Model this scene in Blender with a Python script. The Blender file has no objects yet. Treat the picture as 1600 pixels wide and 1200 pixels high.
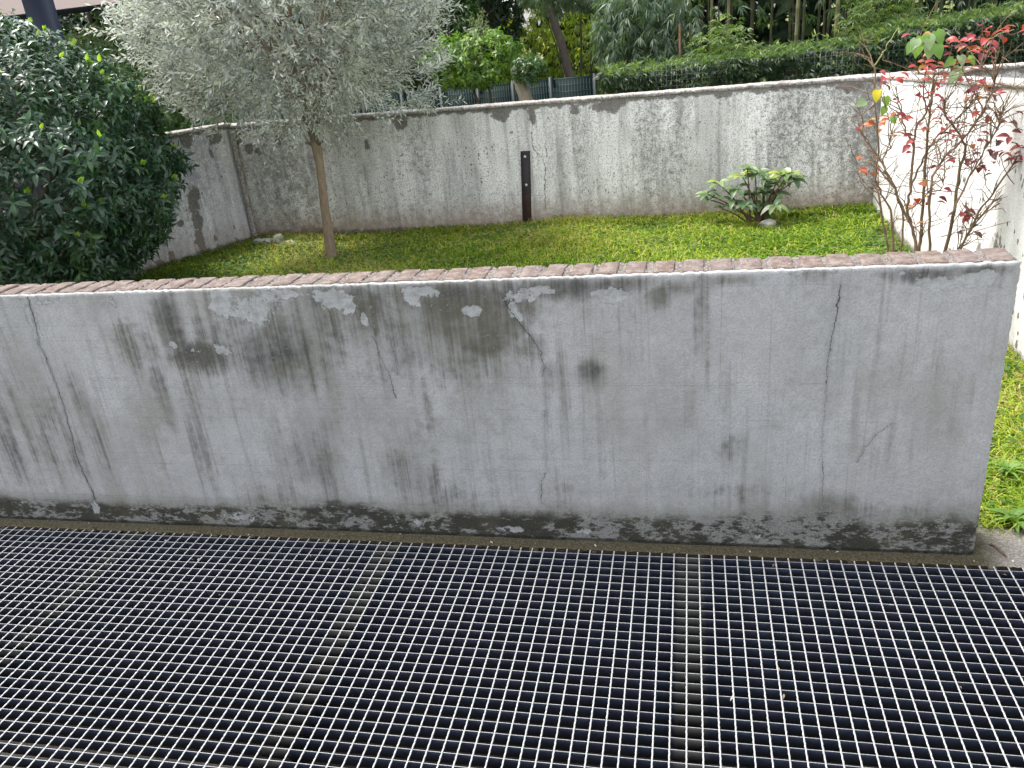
import bpy, math, random
import numpy as np
from mathutils import Matrix, Vector
rng = np.random.default_rng(7)
random.seed(7)
scn = bpy.context.scene
COL = scn.collection

# ------------------------------------------------------------------ camera, sky, sun, exposure
CAM_H, FOC = 1.5, 1250.0
PITCH, ROLL, YAW = 0.41358321, -0.10181789, -0.23873901
_f = np.array([math.sin(YAW)*math.cos(PITCH), math.cos(YAW)*math.cos(PITCH), -math.sin(PITCH)])
_r = np.array([math.cos(YAW), -math.sin(YAW), 0.0])
_u = np.cross(_r, _f)
CR = math.cos(ROLL)*_r + math.sin(ROLL)*_u
CU = -math.sin(ROLL)*_r + math.cos(ROLL)*_u
cam_d = bpy.data.cameras.new('camera')
cam = bpy.data.objects.new('camera', cam_d)
COL.objects.link(cam)
M4 = Matrix.Identity(4)
for i in range(3):
    M4[i][0], M4[i][1], M4[i][2] = CR[i], CU[i], -_f[i]
M4[2][3] = CAM_H
cam.matrix_world = M4
cam_d.sensor_width = 36.0
cam_d.lens = FOC/1600*36
cam_d.clip_start, cam_d.clip_end = 0.05, 500
scn.camera = cam

SUN_EL, SUN_AZ = math.radians(62), math.radians(-75)     # azimuth from +Y towards +X
w = bpy.data.worlds.new("World")
scn.world = w
w.use_nodes = True
wn = w.node_tree
bg = wn.nodes['Background']
sky = wn.nodes.new('ShaderNodeTexSky')
sky.sky_type = 'NISHITA'
sky.sun_disc = False
sky.sun_elevation = SUN_EL
sky.sun_rotation = SUN_AZ
sky.air_density, sky.dust_density, sky.ozone_density = 1.0, 3.0, 1.0
hs = wn.nodes.new('ShaderNodeHueSaturation')      # thin high cloud: a paler sky
hs.inputs['Saturation'].default_value = 0.25
wn.links.new(sky.outputs[0], hs.inputs['Color'])
wn.links.new(hs.outputs[0], bg.inputs[0])
bg.inputs[1].default_value = 0.15
sd = bpy.data.lights.new('sun', 'SUN')
sd.energy = 1.5
sd.angle = math.radians(16)
sd.color = (1.0, 0.95, 0.87)
sun = bpy.data.objects.new('sun', sd)
COL.objects.link(sun)
sdir = Vector((math.sin(SUN_AZ)*math.cos(SUN_EL), math.cos(SUN_AZ)*math.cos(SUN_EL), math.sin(SUN_EL)))
sun.rotation_euler = sdir.to_track_quat('Z', 'Y').to_euler()
sun.location = sdir*30
scn.view_settings.view_transform = 'Standard'
scn.view_settings.look = 'None'
scn.view_settings.gamma = 1
scn.view_settings.use_curve_mapping = False
scn.view_settings.exposure = 1.9
scn.render.engine = 'CYCLES'
scn.cycles.max_bounces = 8
scn.cycles.transparent_max_bounces = 8

# ------------------------------------------------------------------ helpers
def ray(px, py):
    return _f + (px-800)/FOC*CR - (py-600)/FOC*CU
def at(px, py, Y):                      # point of the plane at depth Y seen at that place of the photograph
    d = ray(px, py)
    return np.array([0, 0, CAM_H]) + d*(Y/d[1])
def onz(px, py, z):
    d = ray(px, py)
    return np.array([0, 0, CAM_H]) + d*((z-CAM_H)/d[2])
def nrm(v):
    v = np.asarray(v, float)
    return v/np.maximum(np.linalg.norm(v, axis=-1, keepdims=True), 1e-9)

def tag(o, label=None, cat=None, group=None, kind=None):
    if label: o['label'] = label
    if cat: o['category'] = cat
    if group: o['group'] = group
    if kind: o['kind'] = kind
    return o
def empty(name, loc, label, cat, group=None):
    o = bpy.data.objects.new(name, None)
    o.empty_display_size = 0.1
    COL.objects.link(o)
    o.location = tuple(float(c) for c in loc)
    return tag(o, label, cat, group)
def mesh_np(name, V, F, attrs=None, smooth=False, mats=(), fmat=None):
    """V (n,3); F list of arrays of equal-length faces"""
    me = bpy.data.meshes.new(name)
    V = np.asarray(V, np.float32)
    if isinstance(F, np.ndarray): F = [F]
    me.vertices.add(len(V)); me.vertices.foreach_set('co', V.ravel())
    idx = np.concatenate([f.ravel() for f in F]).astype(np.int32)
    sizes = np.concatenate([np.full(len(f), f.shape[1]) for f in F])
    starts = (np.cumsum(sizes)-sizes).astype(np.int32)
    me.loops.add(len(idx)); me.loops.foreach_set('vertex_index', idx)
    me.polygons.add(len(sizes)); me.polygons.foreach_set('loop_start', starts)
    if smooth: me.polygons.foreach_set('use_smooth', np.ones(len(sizes), bool))
    for m in mats: me.materials.append(m)
    if fmat is not None: me.polygons.foreach_set('material_index', np.asarray(fmat, np.int32))
    me.update(calc_edges=True)
    for k, a in (attrs or {}).items():
        at_ = me.attributes.new(k, 'FLOAT', 'POINT')
        at_.data.foreach_set('value', np.asarray(a, np.float32))
    return me
def link(name, me, parent=None, loc=(0, 0, 0)):
    o = bpy.data.objects.new(name, me)
    COL.objects.link(o)
    o.location = tuple(float(c) for c in loc)
    if parent: o.parent = parent
    return o
def obj(name, V, F, mat, parent=None, origin=(0, 0, 0), attrs=None, smooth=False):
    """one mesh; V in world coordinates, stored relative to origin (the parent's place)"""
    V = np.asarray(V, float)-np.asarray(origin, float)
    o = link(name, mesh_np(name, V, F, attrs, smooth, [mat]), parent)
    if not parent: o.location = tuple(float(c) for c in origin)
    return o
class MB:                                # a bag of shapes that becomes one mesh
    def __init__(s): s.V = []; s.F = {}; s.n = 0
    def add(s, V, F):
        V = np.asarray(V, float); F = np.asarray(F)
        s.V.append(V); s.F.setdefault(F.shape[1], []).append(F+s.n); s.n += len(V)
    def box(s, a, b):
        (x0, y0, z0), (x1, y1, z1) = a, b
        s.add([(x0,y0,z0),(x1,y0,z0),(x1,y1,z0),(x0,y1,z0),(x0,y0,z1),(x1,y0,z1),(x1,y1,z1),(x0,y1,z1)],
              [(0,3,2,1),(4,5,6,7),(0,1,5,4),(1,2,6,5),(2,3,7,6),(3,0,4,7)])
    def tube(s, pts, rad, n=6):
        pts = np.asarray(pts, float); k = len(pts)
        rad = np.broadcast_to(np.asarray(rad, float), (k,))
        T = np.gradient(pts, axis=0); T = nrm(T)
        ref = np.array([0, 0, 1.0]) if abs(T[0][2]) < .8 else np.array([1.0, 0, 0])
        A = nrm(np.cross(T, ref)); B = np.cross(T, A)
        th = np.linspace(0, 2*np.pi, n, endpoint=False)
        V = pts[:, None]+rad[:, None, None]*(np.cos(th)[None, :, None]*A[:, None]+np.sin(th)[None, :, None]*B[:, None])
        V = V.reshape(-1, 3)
        i = np.arange(k-1)[:, None]*n; j = np.arange(n)[None]; jn = (j+1) % n
        F = np.stack([i+j, i+jn, i+n+jn, i+n+j], -1).reshape(-1, 4)
        s.add(V, F)
    def build(s, name, mat, parent=None, origin=(0, 0, 0), attrs=None, smooth=False):
        return obj(name, np.concatenate(s.V), [np.concatenate(f) for f in s.F.values()], mat, parent, origin, attrs, smooth)

def fbm(P, scale, seed, octaves=4):      # cheap smooth noise, vectorised
    r = np.random.default_rng(seed); out = np.zeros(len(P)); amp = 1.
    for o in range(octaves):
        for k in range(4):
            d = r.normal(size=P.shape[1]); ph = r.uniform(0, 6.28)
            out += amp*np.sin(P@d*scale+ph)/4
        scale *= 2.1; amp *= .55
    return out

# ---- materials
class NT:
    def __init__(s, name):
        s.m = bpy.data.materials.new(name); s.m.use_nodes = True
        s.t = s.m.node_tree; s.b = s.t.nodes['Principled BSDF']; s.out = s.t.nodes['Material Output']
    def node(s, t, **k):
        n = s.t.nodes.new(t)
        for a, v in k.items(): setattr(n, a, v)
        return n
    def put(s, sock, v):
        if isinstance(v, bpy.types.NodeSocket): s.t.links.new(v, sock)
        elif v is not None: sock.default_value = v
    def coord(s, kind='Object'): return s.node('ShaderNodeTexCoord').outputs[kind]
    def geo(s, k): return s.node('ShaderNodeNewGeometry').outputs[k]
    def map(s, vec, sc=(1, 1, 1), loc=(0, 0, 0)):
        n = s.node('ShaderNodeMapping'); s.put(n.inputs[0], vec)
        n.inputs['Scale'].default_value = sc; n.inputs['Location'].default_value = loc
        return n.outputs[0]
    def noise(s, vec, sc, det=4, rough=.55, dist=0):
        n = s.node('ShaderNodeTexNoise'); s.put(n.inputs['Vector'], vec)
        n.inputs['Scale'].default_value = sc; n.inputs['Detail'].default_value = det
        n.inputs['Roughness'].default_value = rough; n.inputs['Distortion'].default_value = dist
        return n.outputs['Fac']
    def vor(s, vec, sc, feature='F1', out='Distance', rand=1):
        n = s.node('ShaderNodeTexVoronoi', feature=feature); s.put(n.inputs['Vector'], vec)
        n.inputs['Scale'].default_value = sc; n.inputs['Randomness'].default_value = rand
        return n.outputs[out]
    def math(s, op, a, b=0., clamp=False):
        n = s.node('ShaderNodeMath', operation=op, use_clamp=clamp); s.put(n.inputs[0], a); s.put(n.inputs[1], b)
        return n.outputs[0]
    def step(s, v, a, b):                # smooth 0..1 between a and b
        n = s.node('ShaderNodeMapRange', interpolation_type='SMOOTHSTEP'); s.put(n.inputs[0], v)
        n.inputs[1].default_value = a; n.inputs[2].default_value = b
        return n.outputs[0]
    def mix(s, f, a, b, mode='MIX'):
        n = s.node('ShaderNodeMix', data_type='RGBA', blend_type=mode)
        s.put(n.inputs[0], f)
        for i, v in ((6, a), (7, b)):
            s.put(n.inputs[i], v if isinstance(v, bpy.types.NodeSocket) else (*v[:3], 1))
        return n.outputs[2]
    def ramp(s, f, stops):
        n = s.node('ShaderNodeValToRGB'); s.put(n.inputs[0], f); e = n.color_ramp.elements
        while len(e) < len(stops): e.new(.5)
        for el, (p, c) in zip(e, stops): el.position = p; el.color = (*c[:3], 1) if not isinstance(c, (int, float)) else (c, c, c, 1)
        return n.outputs[0]
    def attr(s, name): return s.node('ShaderNodeAttribute', attribute_name=name).outputs['Fac']
    def xyz(s, v):
        n = s.node('ShaderNodeSeparateXYZ'); s.put(n.inputs[0], v); return n.outputs
    def bump(s, h, strength=.5, dist=.01, prev=None):
        n = s.node('ShaderNodeBump'); s.put(n.inputs['Height'], h)
        n.inputs['Strength'].default_value = strength; n.inputs['Distance'].default_value = dist
        if prev: s.put(n.inputs['Normal'], prev)
        return n.outputs[0]
    def fin(s, col, rough=.9, normal=None, spec=.3, metal=0.):
        s.put(s.b.inputs['Base Color'], col if isinstance(col, bpy.types.NodeSocket) else (*col[:3], 1))
        s.put(s.b.inputs['Roughness'], rough); s.put(s.b.inputs['Specular IOR Level'], spec)
        s.put(s.b.inputs['Metallic'], metal)
        if normal: s.put(s.b.inputs['Normal'], normal)
        return s.m

def leaf_mat(name, stops, rough=.45, spec=.4, trans=.35, tcol=1.6, under=None, tb=(1, 1.1, .55)):
    """colour from the leaf's own random number; light passes through thin leaves"""
    n = NT(name)
    c = n.ramp(n.attr('rnd'), stops)
    c = n.mix(n.step(n.noise(n.coord(), 60, 2), .3, .7), n.mix(.25, c, (0, 0, 0)), c)
    if under: c = n.mix(n.geo('Backfacing'), c, under)
    n.fin(c, rough, spec=spec)
    if trans > 0:
        t = n.node('ShaderNodeBsdfTranslucent')
        n.put(t.inputs[0], n.mix(1, c, (tcol*tb[0], tcol*tb[1], tcol*tb[2]), 'MULTIPLY'))
        ms = n.node('ShaderNodeMixShader'); ms.inputs[0].default_value = trans
        n.t.links.new(n.b.outputs[0], ms.inputs[1]); n.t.links.new(t.outputs[0], ms.inputs[2])
        n.t.links.new(ms.outputs[0], n.out.inputs[0])
    return n.m
def bark_mat(name, a, b, sc=(60, 60, 12)):
    n = NT(name); v = n.map(n.coord(), sc)
    h = n.noise(v, 1, 5, .65)
    return n.fin(n.ramp(h, [(.3, a), (.7, b)]), .9, n.bump(h, .6, .006), .15)

# ---- leaves as one mesh, or singly from a shared mesh
def leaf_arrays(P, D, N, L, W, curl=.15, fold=.12, rnd=None):
    P, D, N = np.asarray(P, float), nrm(D), np.asarray(N, float)
    n = len(P)
    L = np.broadcast_to(np.asarray(L, float), (n,))[:, None]; W = np.broadcast_to(np.asarray(W, float), (n,))[:, None]
    S = nrm(np.cross(D, N)); N = nrm(np.cross(S, D))
    m = P+D*L*.45+N*L*curl*.35
    t = P+D*L-N*L*curl
    l = P+D*L*.42-S*W*.5+N*(W*fold+L*curl*.3); r = P+D*L*.42+S*W*.5+N*(W*fold+L*curl*.3)
    V = np.stack([P, r, m, l, t], 1).reshape(-1, 3)
    b = np.arange(n)[:, None]*5
    F = np.concatenate([b+np.array([[0, 1, 2]]), b+np.array([[1, 4, 2]]), b+np.array([[4, 3, 2]]), b+np.array([[3, 0, 2]])])
    rnd = rng.random(n) if rnd is None else np.asarray(rnd)
    return V, F, np.repeat(rnd, 5)
def foliage(name, parent, origin, mat, P, D, N, L, W, curl=.15, fold=.12, rnd=None, kind='stuff'):
    V, F, R = leaf_arrays(P, D, N, L, W, curl, fold, rnd)
    o = obj(name, V, F, mat, parent, origin, {'rnd': R})
    if kind: o['kind'] = kind
    return o
def leaf_unit(name, mat, rnd, curl=.15, fold=.12, wr=.45, heart=False):
    """a better single leaf of length 1 along +Y, upper side +Z"""
    ys = np.array([0, .12, .3, .5, .7, .88, 1.0])
    ws = np.array([.04, .55, .92, 1.0, .78, .38, .0])*wr*.5 if not heart else np.array([.5, .95, 1.0, .85, .58, .26, 0])*wr*.5
    V = []
    for y, h in zip(ys, ws):
        z = curl*(.45*math.sin(y*math.pi)-.9*y*y)
        V += [(-h, y-(.1 if heart and y == 0 else 0), z+h*fold*2), (0, y, z), (h, y-(.1 if heart and y == 0 else 0), z+h*fold*2)]
    F = []
    for i in range(len(ys)-1):
        a = i*3; F += [(a, a+1, a+4, a+3), (a+1, a+2, a+5, a+4)]
    return mesh_np(name, V, np.array(F), {'rnd': np.full(len(V), rnd)}, True, [mat])
def place_leaf(me, parent, origin, P, D, N, L, name='leaf'):
    D = Vector(D).normalized(); S = D.cross(Vector(N))
    if S.length < 1e-4: S = Vector((1, 0, 0))
    S.normalize(); N = S.cross(D)
    o = bpy.data.objects.new(name, me); COL.objects.link(o); o.parent = parent
    M = Matrix.Identity(4)
    for i in range(3):
        M[i][0], M[i][1], M[i][2] = S[i]*L, D[i]*L, N[i]*L
        M[i][3] = float(P[i]-origin[i])
    o.matrix_basis = M
    return o
def rand_dirs(n, r=None):
    return nrm((r or rng).normal(size=(n, 3)))

# ------------------------------------------------------------------ dimensions taken from the photograph
WY, WT, WX = 2.115, 0.871, 0.800        # low wall: face, top, right end
WB = 2.243                              # its back face
BY = 6.53                               # back wall face
GX0, GX1, GY0, GY1 = -4.0, 1.95, 0.40, 2.047   # grating

# ------------------------------------------------------------------ ground, lawn, kerb, pit, paving
def soil_mat():
    n = NT('soil'); c = n.coord()
    f = n.noise(c, 9, 6, .7); g = n.noise(c, 140, 3)
    col = n.mix(n.step(f, .35, .65), (.075, .085, .030), (.14, .165, .045))
    col = n.mix(n.step(g, .6, .75), col, (.16, .13, .075))
    return n.fin(col, 1, n.bump(g, .8, .02), .1)
def kerb_mat():
    n = NT('mossy_concrete'); c = n.coord()
    a = n.noise(c, 7, 5, .7); g = n.noise(c, 190, 3, .7); x = n.xyz(c)
    col = n.mix(n.step(g, .35, .7), (.19, .175, .155), (.40, .37, .33))
    moss = n.mix(n.step(g, .3, .75), (.030, .027, .016), (.100, .088, .058))
    # moss covers the strip in the lee of the low wall, dry grit beyond its end
    e = n.math('ADD', x[0], n.math('MULTIPLY', n.math('SUBTRACT', a, .5), .12))
    col = n.mix(n.step(e, .80, .92), moss, col)
    dz = n.math('ADD', x[2], n.math('MULTIPLY', n.math('SUBTRACT', n.noise(c, 60, 4, .7), .5), .012))
    col = n.mix(n.step(dz, -.0085, -.0065), (.012, .010, .008), col)      # silt below the edge, blackened to paint in the gap's shade
    return n.fin(col, .95, n.bump(g, .9, .008), .15)
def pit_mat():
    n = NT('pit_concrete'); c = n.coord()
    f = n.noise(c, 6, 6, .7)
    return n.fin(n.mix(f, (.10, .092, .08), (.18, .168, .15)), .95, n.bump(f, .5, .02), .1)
def paving_mat():
    n = NT('paving_concrete'); f = n.noise(n.coord(), 30, 6, .7)
    return n.fin(n.mix(f, (.30, .29, .27), (.42, .40, .37)), .9, n.bump(f, .3, .01), .2)
SOIL, KERB = soil_mat(), kerb_mat()
b = MB()                                 # far ground, a ring of sheets around the garden level
R_ = 260
gz = -0.16
for (x0, y0, x1, y1) in ((-R_, BY+.2, R_, R_), (-R_, -R_, R_, -6), (-R_, -6, -9, BY+.2), (9, -6, R_, BY+.2)):
    b.add([(x0, y0, gz), (x1, y0, gz), (x1, y1, gz), (x0, y1, gz)], [(0, 1, 2, 3)])
tag(b.build('ground', SOIL), kind='structure')
# lawn sheet, slightly uneven
nx, ny = 120, 60
X, Y = np.meshgrid(np.linspace(-9, 9, nx), np.linspace(WB, BY+.1, ny))
P = np.stack([X.ravel(), Y.ravel()], 1)
def lawn_z(x, y):
    return .012*np.sin(x*2.1+1)*np.sin(y*2.7)+.008*np.sin(x*5.3+y*4.1)+np.where(y < 2.5, -.01, 0)
Z = lawn_z(P[:, 0], P[:, 1])-.004
i = (np.arange(ny-1)[:, None]*nx+np.arange(nx-1)[None]).ravel()
tag(obj('lawn', np.column_stack([P, Z]), np.stack([i, i+1, i+nx+1, i+nx], 1), SOIL, smooth=True), kind='structure')
b = MB()
b.box((-9, GY1+.022, -.30), (9, WB+.05, -.003))
# broken inner lip towards the pit
for k in range(260):
    x = -4+k*.0245+random.uniform(-.01, .01)
    s = random.uniform(.008, .022)
    y = GY1+.016-random.uniform(-.006, .007); z = random.uniform(-.03, -.007)
    b.box((x, y-s*.4, z-s), (x+s*1.4, y+s*.5, z+s*.25))
tag(b.build('kerb', KERB), kind='structure')
b = MB()
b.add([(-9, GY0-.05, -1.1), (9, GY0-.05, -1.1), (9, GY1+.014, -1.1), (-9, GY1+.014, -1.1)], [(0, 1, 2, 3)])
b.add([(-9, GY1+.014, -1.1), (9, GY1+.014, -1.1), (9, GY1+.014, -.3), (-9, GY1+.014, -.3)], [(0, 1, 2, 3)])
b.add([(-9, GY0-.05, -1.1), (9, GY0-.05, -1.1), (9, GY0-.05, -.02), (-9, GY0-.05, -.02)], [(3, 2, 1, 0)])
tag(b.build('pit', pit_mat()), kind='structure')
b = MB()
b.box((-9, -6, -.16), (9, GY0-.06, .004))
b.box((GX1+.03, GY0-.06, -.16), (9, GY1+.014, .004))
b.box((-9, GY0-.06, -.16), (GX0-.03, GY1+.014, .004))
tag(b.build('paving', paving_mat()), kind='structure')

# ------------------------------------------------------------------ plastered walls
def grid_wall(p0, p1, ztop, zbot, step, outward):
    """front face of a wall from p0 to p1 (plan), top heights ztop=(z0,z1); returns verts, quads, s, z"""
    p0, p1 = np.array(p0, float), np.array(p1, float)
    Ln = np.linalg.norm(p1-p0); ns = int(Ln/step)+1; nz = int((max(ztop)-zbot)/step)+1
    S, T = np.meshgrid(np.linspace(0, 1, ns), np.linspace(0, 1, nz))
    S, T = S.ravel(), T.ravel()
    zt = ztop[0]+(ztop[1]-ztop[0])*S
    z = zbot+(zt-zbot)*T
    V = np.column_stack([p0[0]+(p1[0]-p0[0])*S, p0[1]+(p1[1]-p0[1])*S, z])
    i = (np.arange(nz-1)[:, None]*ns+np.arange(ns-1)[None]).ravel()
    return V, np.stack([i, i+1, i+ns+1, i+ns], 1), S*Ln, z, ns, nz, zt

def blob(px, py, cx, cz, rx, rz, a=1., p=2.):
    d = np.sqrt(((px-cx)/rx)**2+((py-cz)/rz)**2)
    return a*np.clip(1.35-d, 0, 1)

# ---- low wall in front
V, Fq, S_, Z_, ns, nz, zt = grid_wall((-4.3, WY), (WX, WY), (WT-.006, WT-.006), -.02, .0085, -1)
x_, z_ = V[:, 0], V[:, 2]
def WP(px, py):                          # a spot of the wall face
    p = at(px, py, WY); return p[0], p[2]
def spots(lst, hang=1.0):
    out = np.zeros(len(x_))
    for (px, py, rx, rz, a) in lst:
        cx, cz = WP(px, py)
        k = np.linalg.norm(at(px+1, py, WY)-at(px, py, WY)); kz = abs(WP(px, py+1)[1]-cz)
        # stains hang straight down the wall
        rzz = np.where(z_ < cz, rz*kz*hang, rz*kz)
        out = np.maximum(out, a*np.clip(1.35-np.sqrt(((x_-cx)/(rx*k))**2+((z_-cz)/rzz)**2), 0, 1))
    return out
stain = np.maximum(spots([(560, 490, 340, 66, .58), (700, 540, 190, 60, .5), (60, 640, 110, 150, .26), (325, 640, 50, 140, .30), (480, 650, 180, 110, .18), (860, 560, 60, 110, .25)], 1.3), spots([(262, 495, 30, 48, .95), (275, 520, 22, 40, .8), (315, 552, 62, 22, 1.0), (345, 530, 60, 34, .55),
    (450, 530, 70, 60, .75), (430, 560, 40, 40, .85), (490, 480, 70, 34, .6), (575, 485, 36, 36, .9), (560, 470, 60, 26, .8),
    (705, 470, 85, 36, 1.0), (640, 462, 50, 25, .85), (770, 500, 60, 34, .95), (760, 535, 62, 20, .85), (830, 540, 40, 22, .6),
    (700, 505, 90, 30, .7), (880, 448, 70, 16, .95), (960, 443, 80, 11, .8), (1030, 460, 24, 18, .85), (1095, 470, 16, 60, .5), (1065, 448, 60, 12, .6),
    (1140, 436, 60, 8, .6), (1270, 428, 30, 10, .5), (1440, 428, 70, 10, .85), (1530, 422, 50, 9, .8), (1555, 440, 14, 14, .4),
    (924, 578, 26, 20, .85), (860, 582, 20, 24, .6), (855, 610, 20, 40, .35), (1149, 697, 36, 24, .38),
    (8, 690, 26, 42, .6), (0, 640, 20, 40, .4), (110, 690, 28, 50, .4), (75, 640, 40, 60, .4), (120, 610, 18, 50, .5), (150, 680, 12, 60, .45),
    (30, 640, 14, 80, .4), (75, 690, 10, 60, .45), (200, 530, 30, 40, .5), (235, 540, 24, 40, .4),
    (318, 700, 24, 60, .4), (330, 740, 18, 44, .4), (300, 670, 14, 60, .35), (490, 715, 52, 50, .5), (520, 680, 24, 50, .35),
    (640, 730, 60, 46, .42), (675, 745, 20, 34, .45), (655, 690, 40, 60, .3), (420, 770, 90, 22, .4), (700, 775, 80, 24, .4), (880, 770, 40, 30, .35),
    (1130, 770, 160, 22, .3), (1300, 790, 90, 26, .45), (1400, 700, 50, 40, .18), (380, 600, 60, 60, .25), (1420, 800, 60, 16, .35), (960, 700, 24, 60, .15), (640, 560, 40, 60, .3), (430, 545, 90, 45, .8), (740, 470, 120, 40, .85), (250, 600, 16, 60, .5), (300, 620, 14, 80, .45), (600, 570, 16, 70, .35), (665, 620, 14, 80, .4), (1105, 520, 8, 90, .35), (985, 500, 10, 60, .3)], 1.7))
# a mossy band along the foot
foot = np.interp(x_, *zip(*[(WP(px, 0)[0], h) for px, h in ((-900, .10), (0, .085), (150, .09), (300, .10), (420, .105), (560, .09), (700, .095), (850, .10), (1000, .105), (1150, .11), (1280, .115), (1330, .15), (1400, .145), (1440, .10), (1526, .13))]))
moss = np.clip(1.25-z_/foot*.85, 0, 1.2)
peel = spots([(350, 470, 26, 30, 1.1), (385, 485, 40, 26, 1.1), (415, 470, 26, 24, 1), (440, 460, 60, 10, .9), (520, 468, 30, 24, 1.1), (545, 482, 14, 12, 1), (569, 498, 7, 14, 1.1),
    (645, 462, 16, 20, 1.05), (668, 456, 30, 12, .95), (742, 486, 22, 12, 1.1), (815, 462, 30, 14, 1), (848, 456, 28, 12, 1), (801, 482, 9, 18, 1.05), (812, 496, 6, 10, 1),
    (958, 462, 30, 14, 1.1), (935, 458, 16, 8, .9), (1470, 442, 44, 14, 1.15), (1520, 436, 44, 15, 1.15), (1270, 425, 60, 6, .7), (1410, 424, 20, 7, .9), (50, 497, 10, 22, 1.05), (58, 520, 7, 24, 1.05),
    (75, 472, 22, 6, .7), (178, 480, 6, 26, .6), (185, 500, 5, 30, .5), (205, 540, 6, 26, .4), (270, 538, 10, 10, 1), (345, 545, 26, 14, .75), (300, 550, 22, 10, .7), (100, 462, 60, 5, .6), (10, 468, 30, 5, .7),
    (380, 806, 30, 9, .62), (645, 815, 30, 9, .62), (915, 829, 20, 6, .75), (1180, 838, 36, 6, .6), (150, 792, 8, 14, .9), (800, 826, 30, 7, .8), (1450, 800, 40, 20, .3)])
cracks = [[(43, 462), (56, 509), (62, 539), (71, 557), (84, 591), (94, 617), (103, 647), (109, 670), (116, 700), (124, 724), (135, 749), (146, 769), (149, 782)],
    [(583, 522), (593, 554), (608, 585), (619, 624)],
    [(780, 454), (795, 483), (819, 513), (834, 530), (844, 551), (851, 573), (846, 592)],
    [(1313, 441), (1309, 475), (1305, 506), (1298, 532), (1293, 566), (1291, 600)],
    [(1400, 657), (1369, 679), (1352, 700), (1337, 727)],
    [(602, 500), (611, 535), (618, 560), (622, 590)],
    [(855, 735), (846, 752), (846, 785), (863, 794)], [(1291, 598), (1290, 622), (1285, 683), (1286, 831)], [(850, 640), (853, 688), (855, 735)]]
ats = {'stain': stain, 'moss': moss, 'peel': peel}
rel = np.zeros(len(x_))
for ci, c in enumerate(cracks):
    q = np.array([WP(*p) for p in c]); q = q[np.argsort(q[:, 1])]
    d = x_-np.interp(z_, q[:, 1], q[:, 0])
    d = np.where((z_ > q[0, 1]) & (z_ < q[-1, 1]), np.clip(d, -.2, .2), .2)
    ats['crack%d' % ci] = d
depth = .0025*np.clip(peel*1.2-.6, 0, 1)
yoff = depth+.0012*fbm(V[:, [0, 2]], 7, 3)+np.where(z_ < .14, -.004*np.clip(1-z_/.14, 0, 1), 0)
edge = np.clip((x_-(WX-.02))/.02, 0, 1)
V[:, 1] += yoff+edge**2*.006
V[:, 0] -= edge*np.clip(.0018*fbm(V[:, [2, 2]], 45, 5)+np.repeat(rng.normal(0, .0011, nz), ns)+.001, 0, .01)
topm = np.arange(len(V)) >= len(V)-ns
V[topm, 2] += .0011*fbm(V[topm][:, [0, 0]], 60, 8)-.001+rng.normal(0, .0009, ns)
# wrap over the top lip, and round the right end
nV = len(V)
lip1 = V[topm].copy(); lip1[:, 1] += .0035; lip1[:, 2] += .003+rng.normal(0, .0008, ns)
lip2 = V[topm].copy(); lip2[:, 1] = WY+.016; lip2[:, 2] += .002
right = V[np.arange(nz)*ns+ns-1].copy(); r1 = right.copy(); r1[:, 1] = WB-.01; r1[:, 0] = WX+.002
VV = np.concatenate([V, lip1, lip2, right, r1])
a = nV-ns+np.arange(ns-1); l1 = nV+np.arange(ns-1); l2 = l1+ns
rr = nV+2*ns+np.arange(nz-1)
FF = np.concatenate([Fq, np.stack([a, a+1, l1+1, l1], 1), np.stack([l1, l1+1, l2+1, l2], 1), np.stack([rr, rr+nz, rr+nz+1, rr+1], 1)])
for k in ats:
    fill = .2 if k.startswith('crack') else 0.
    ats[k] = np.concatenate([ats[k], np.full(2*ns, fill), ats[k][np.arange(nz)*ns+ns-1], np.full(nz, fill)])

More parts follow.
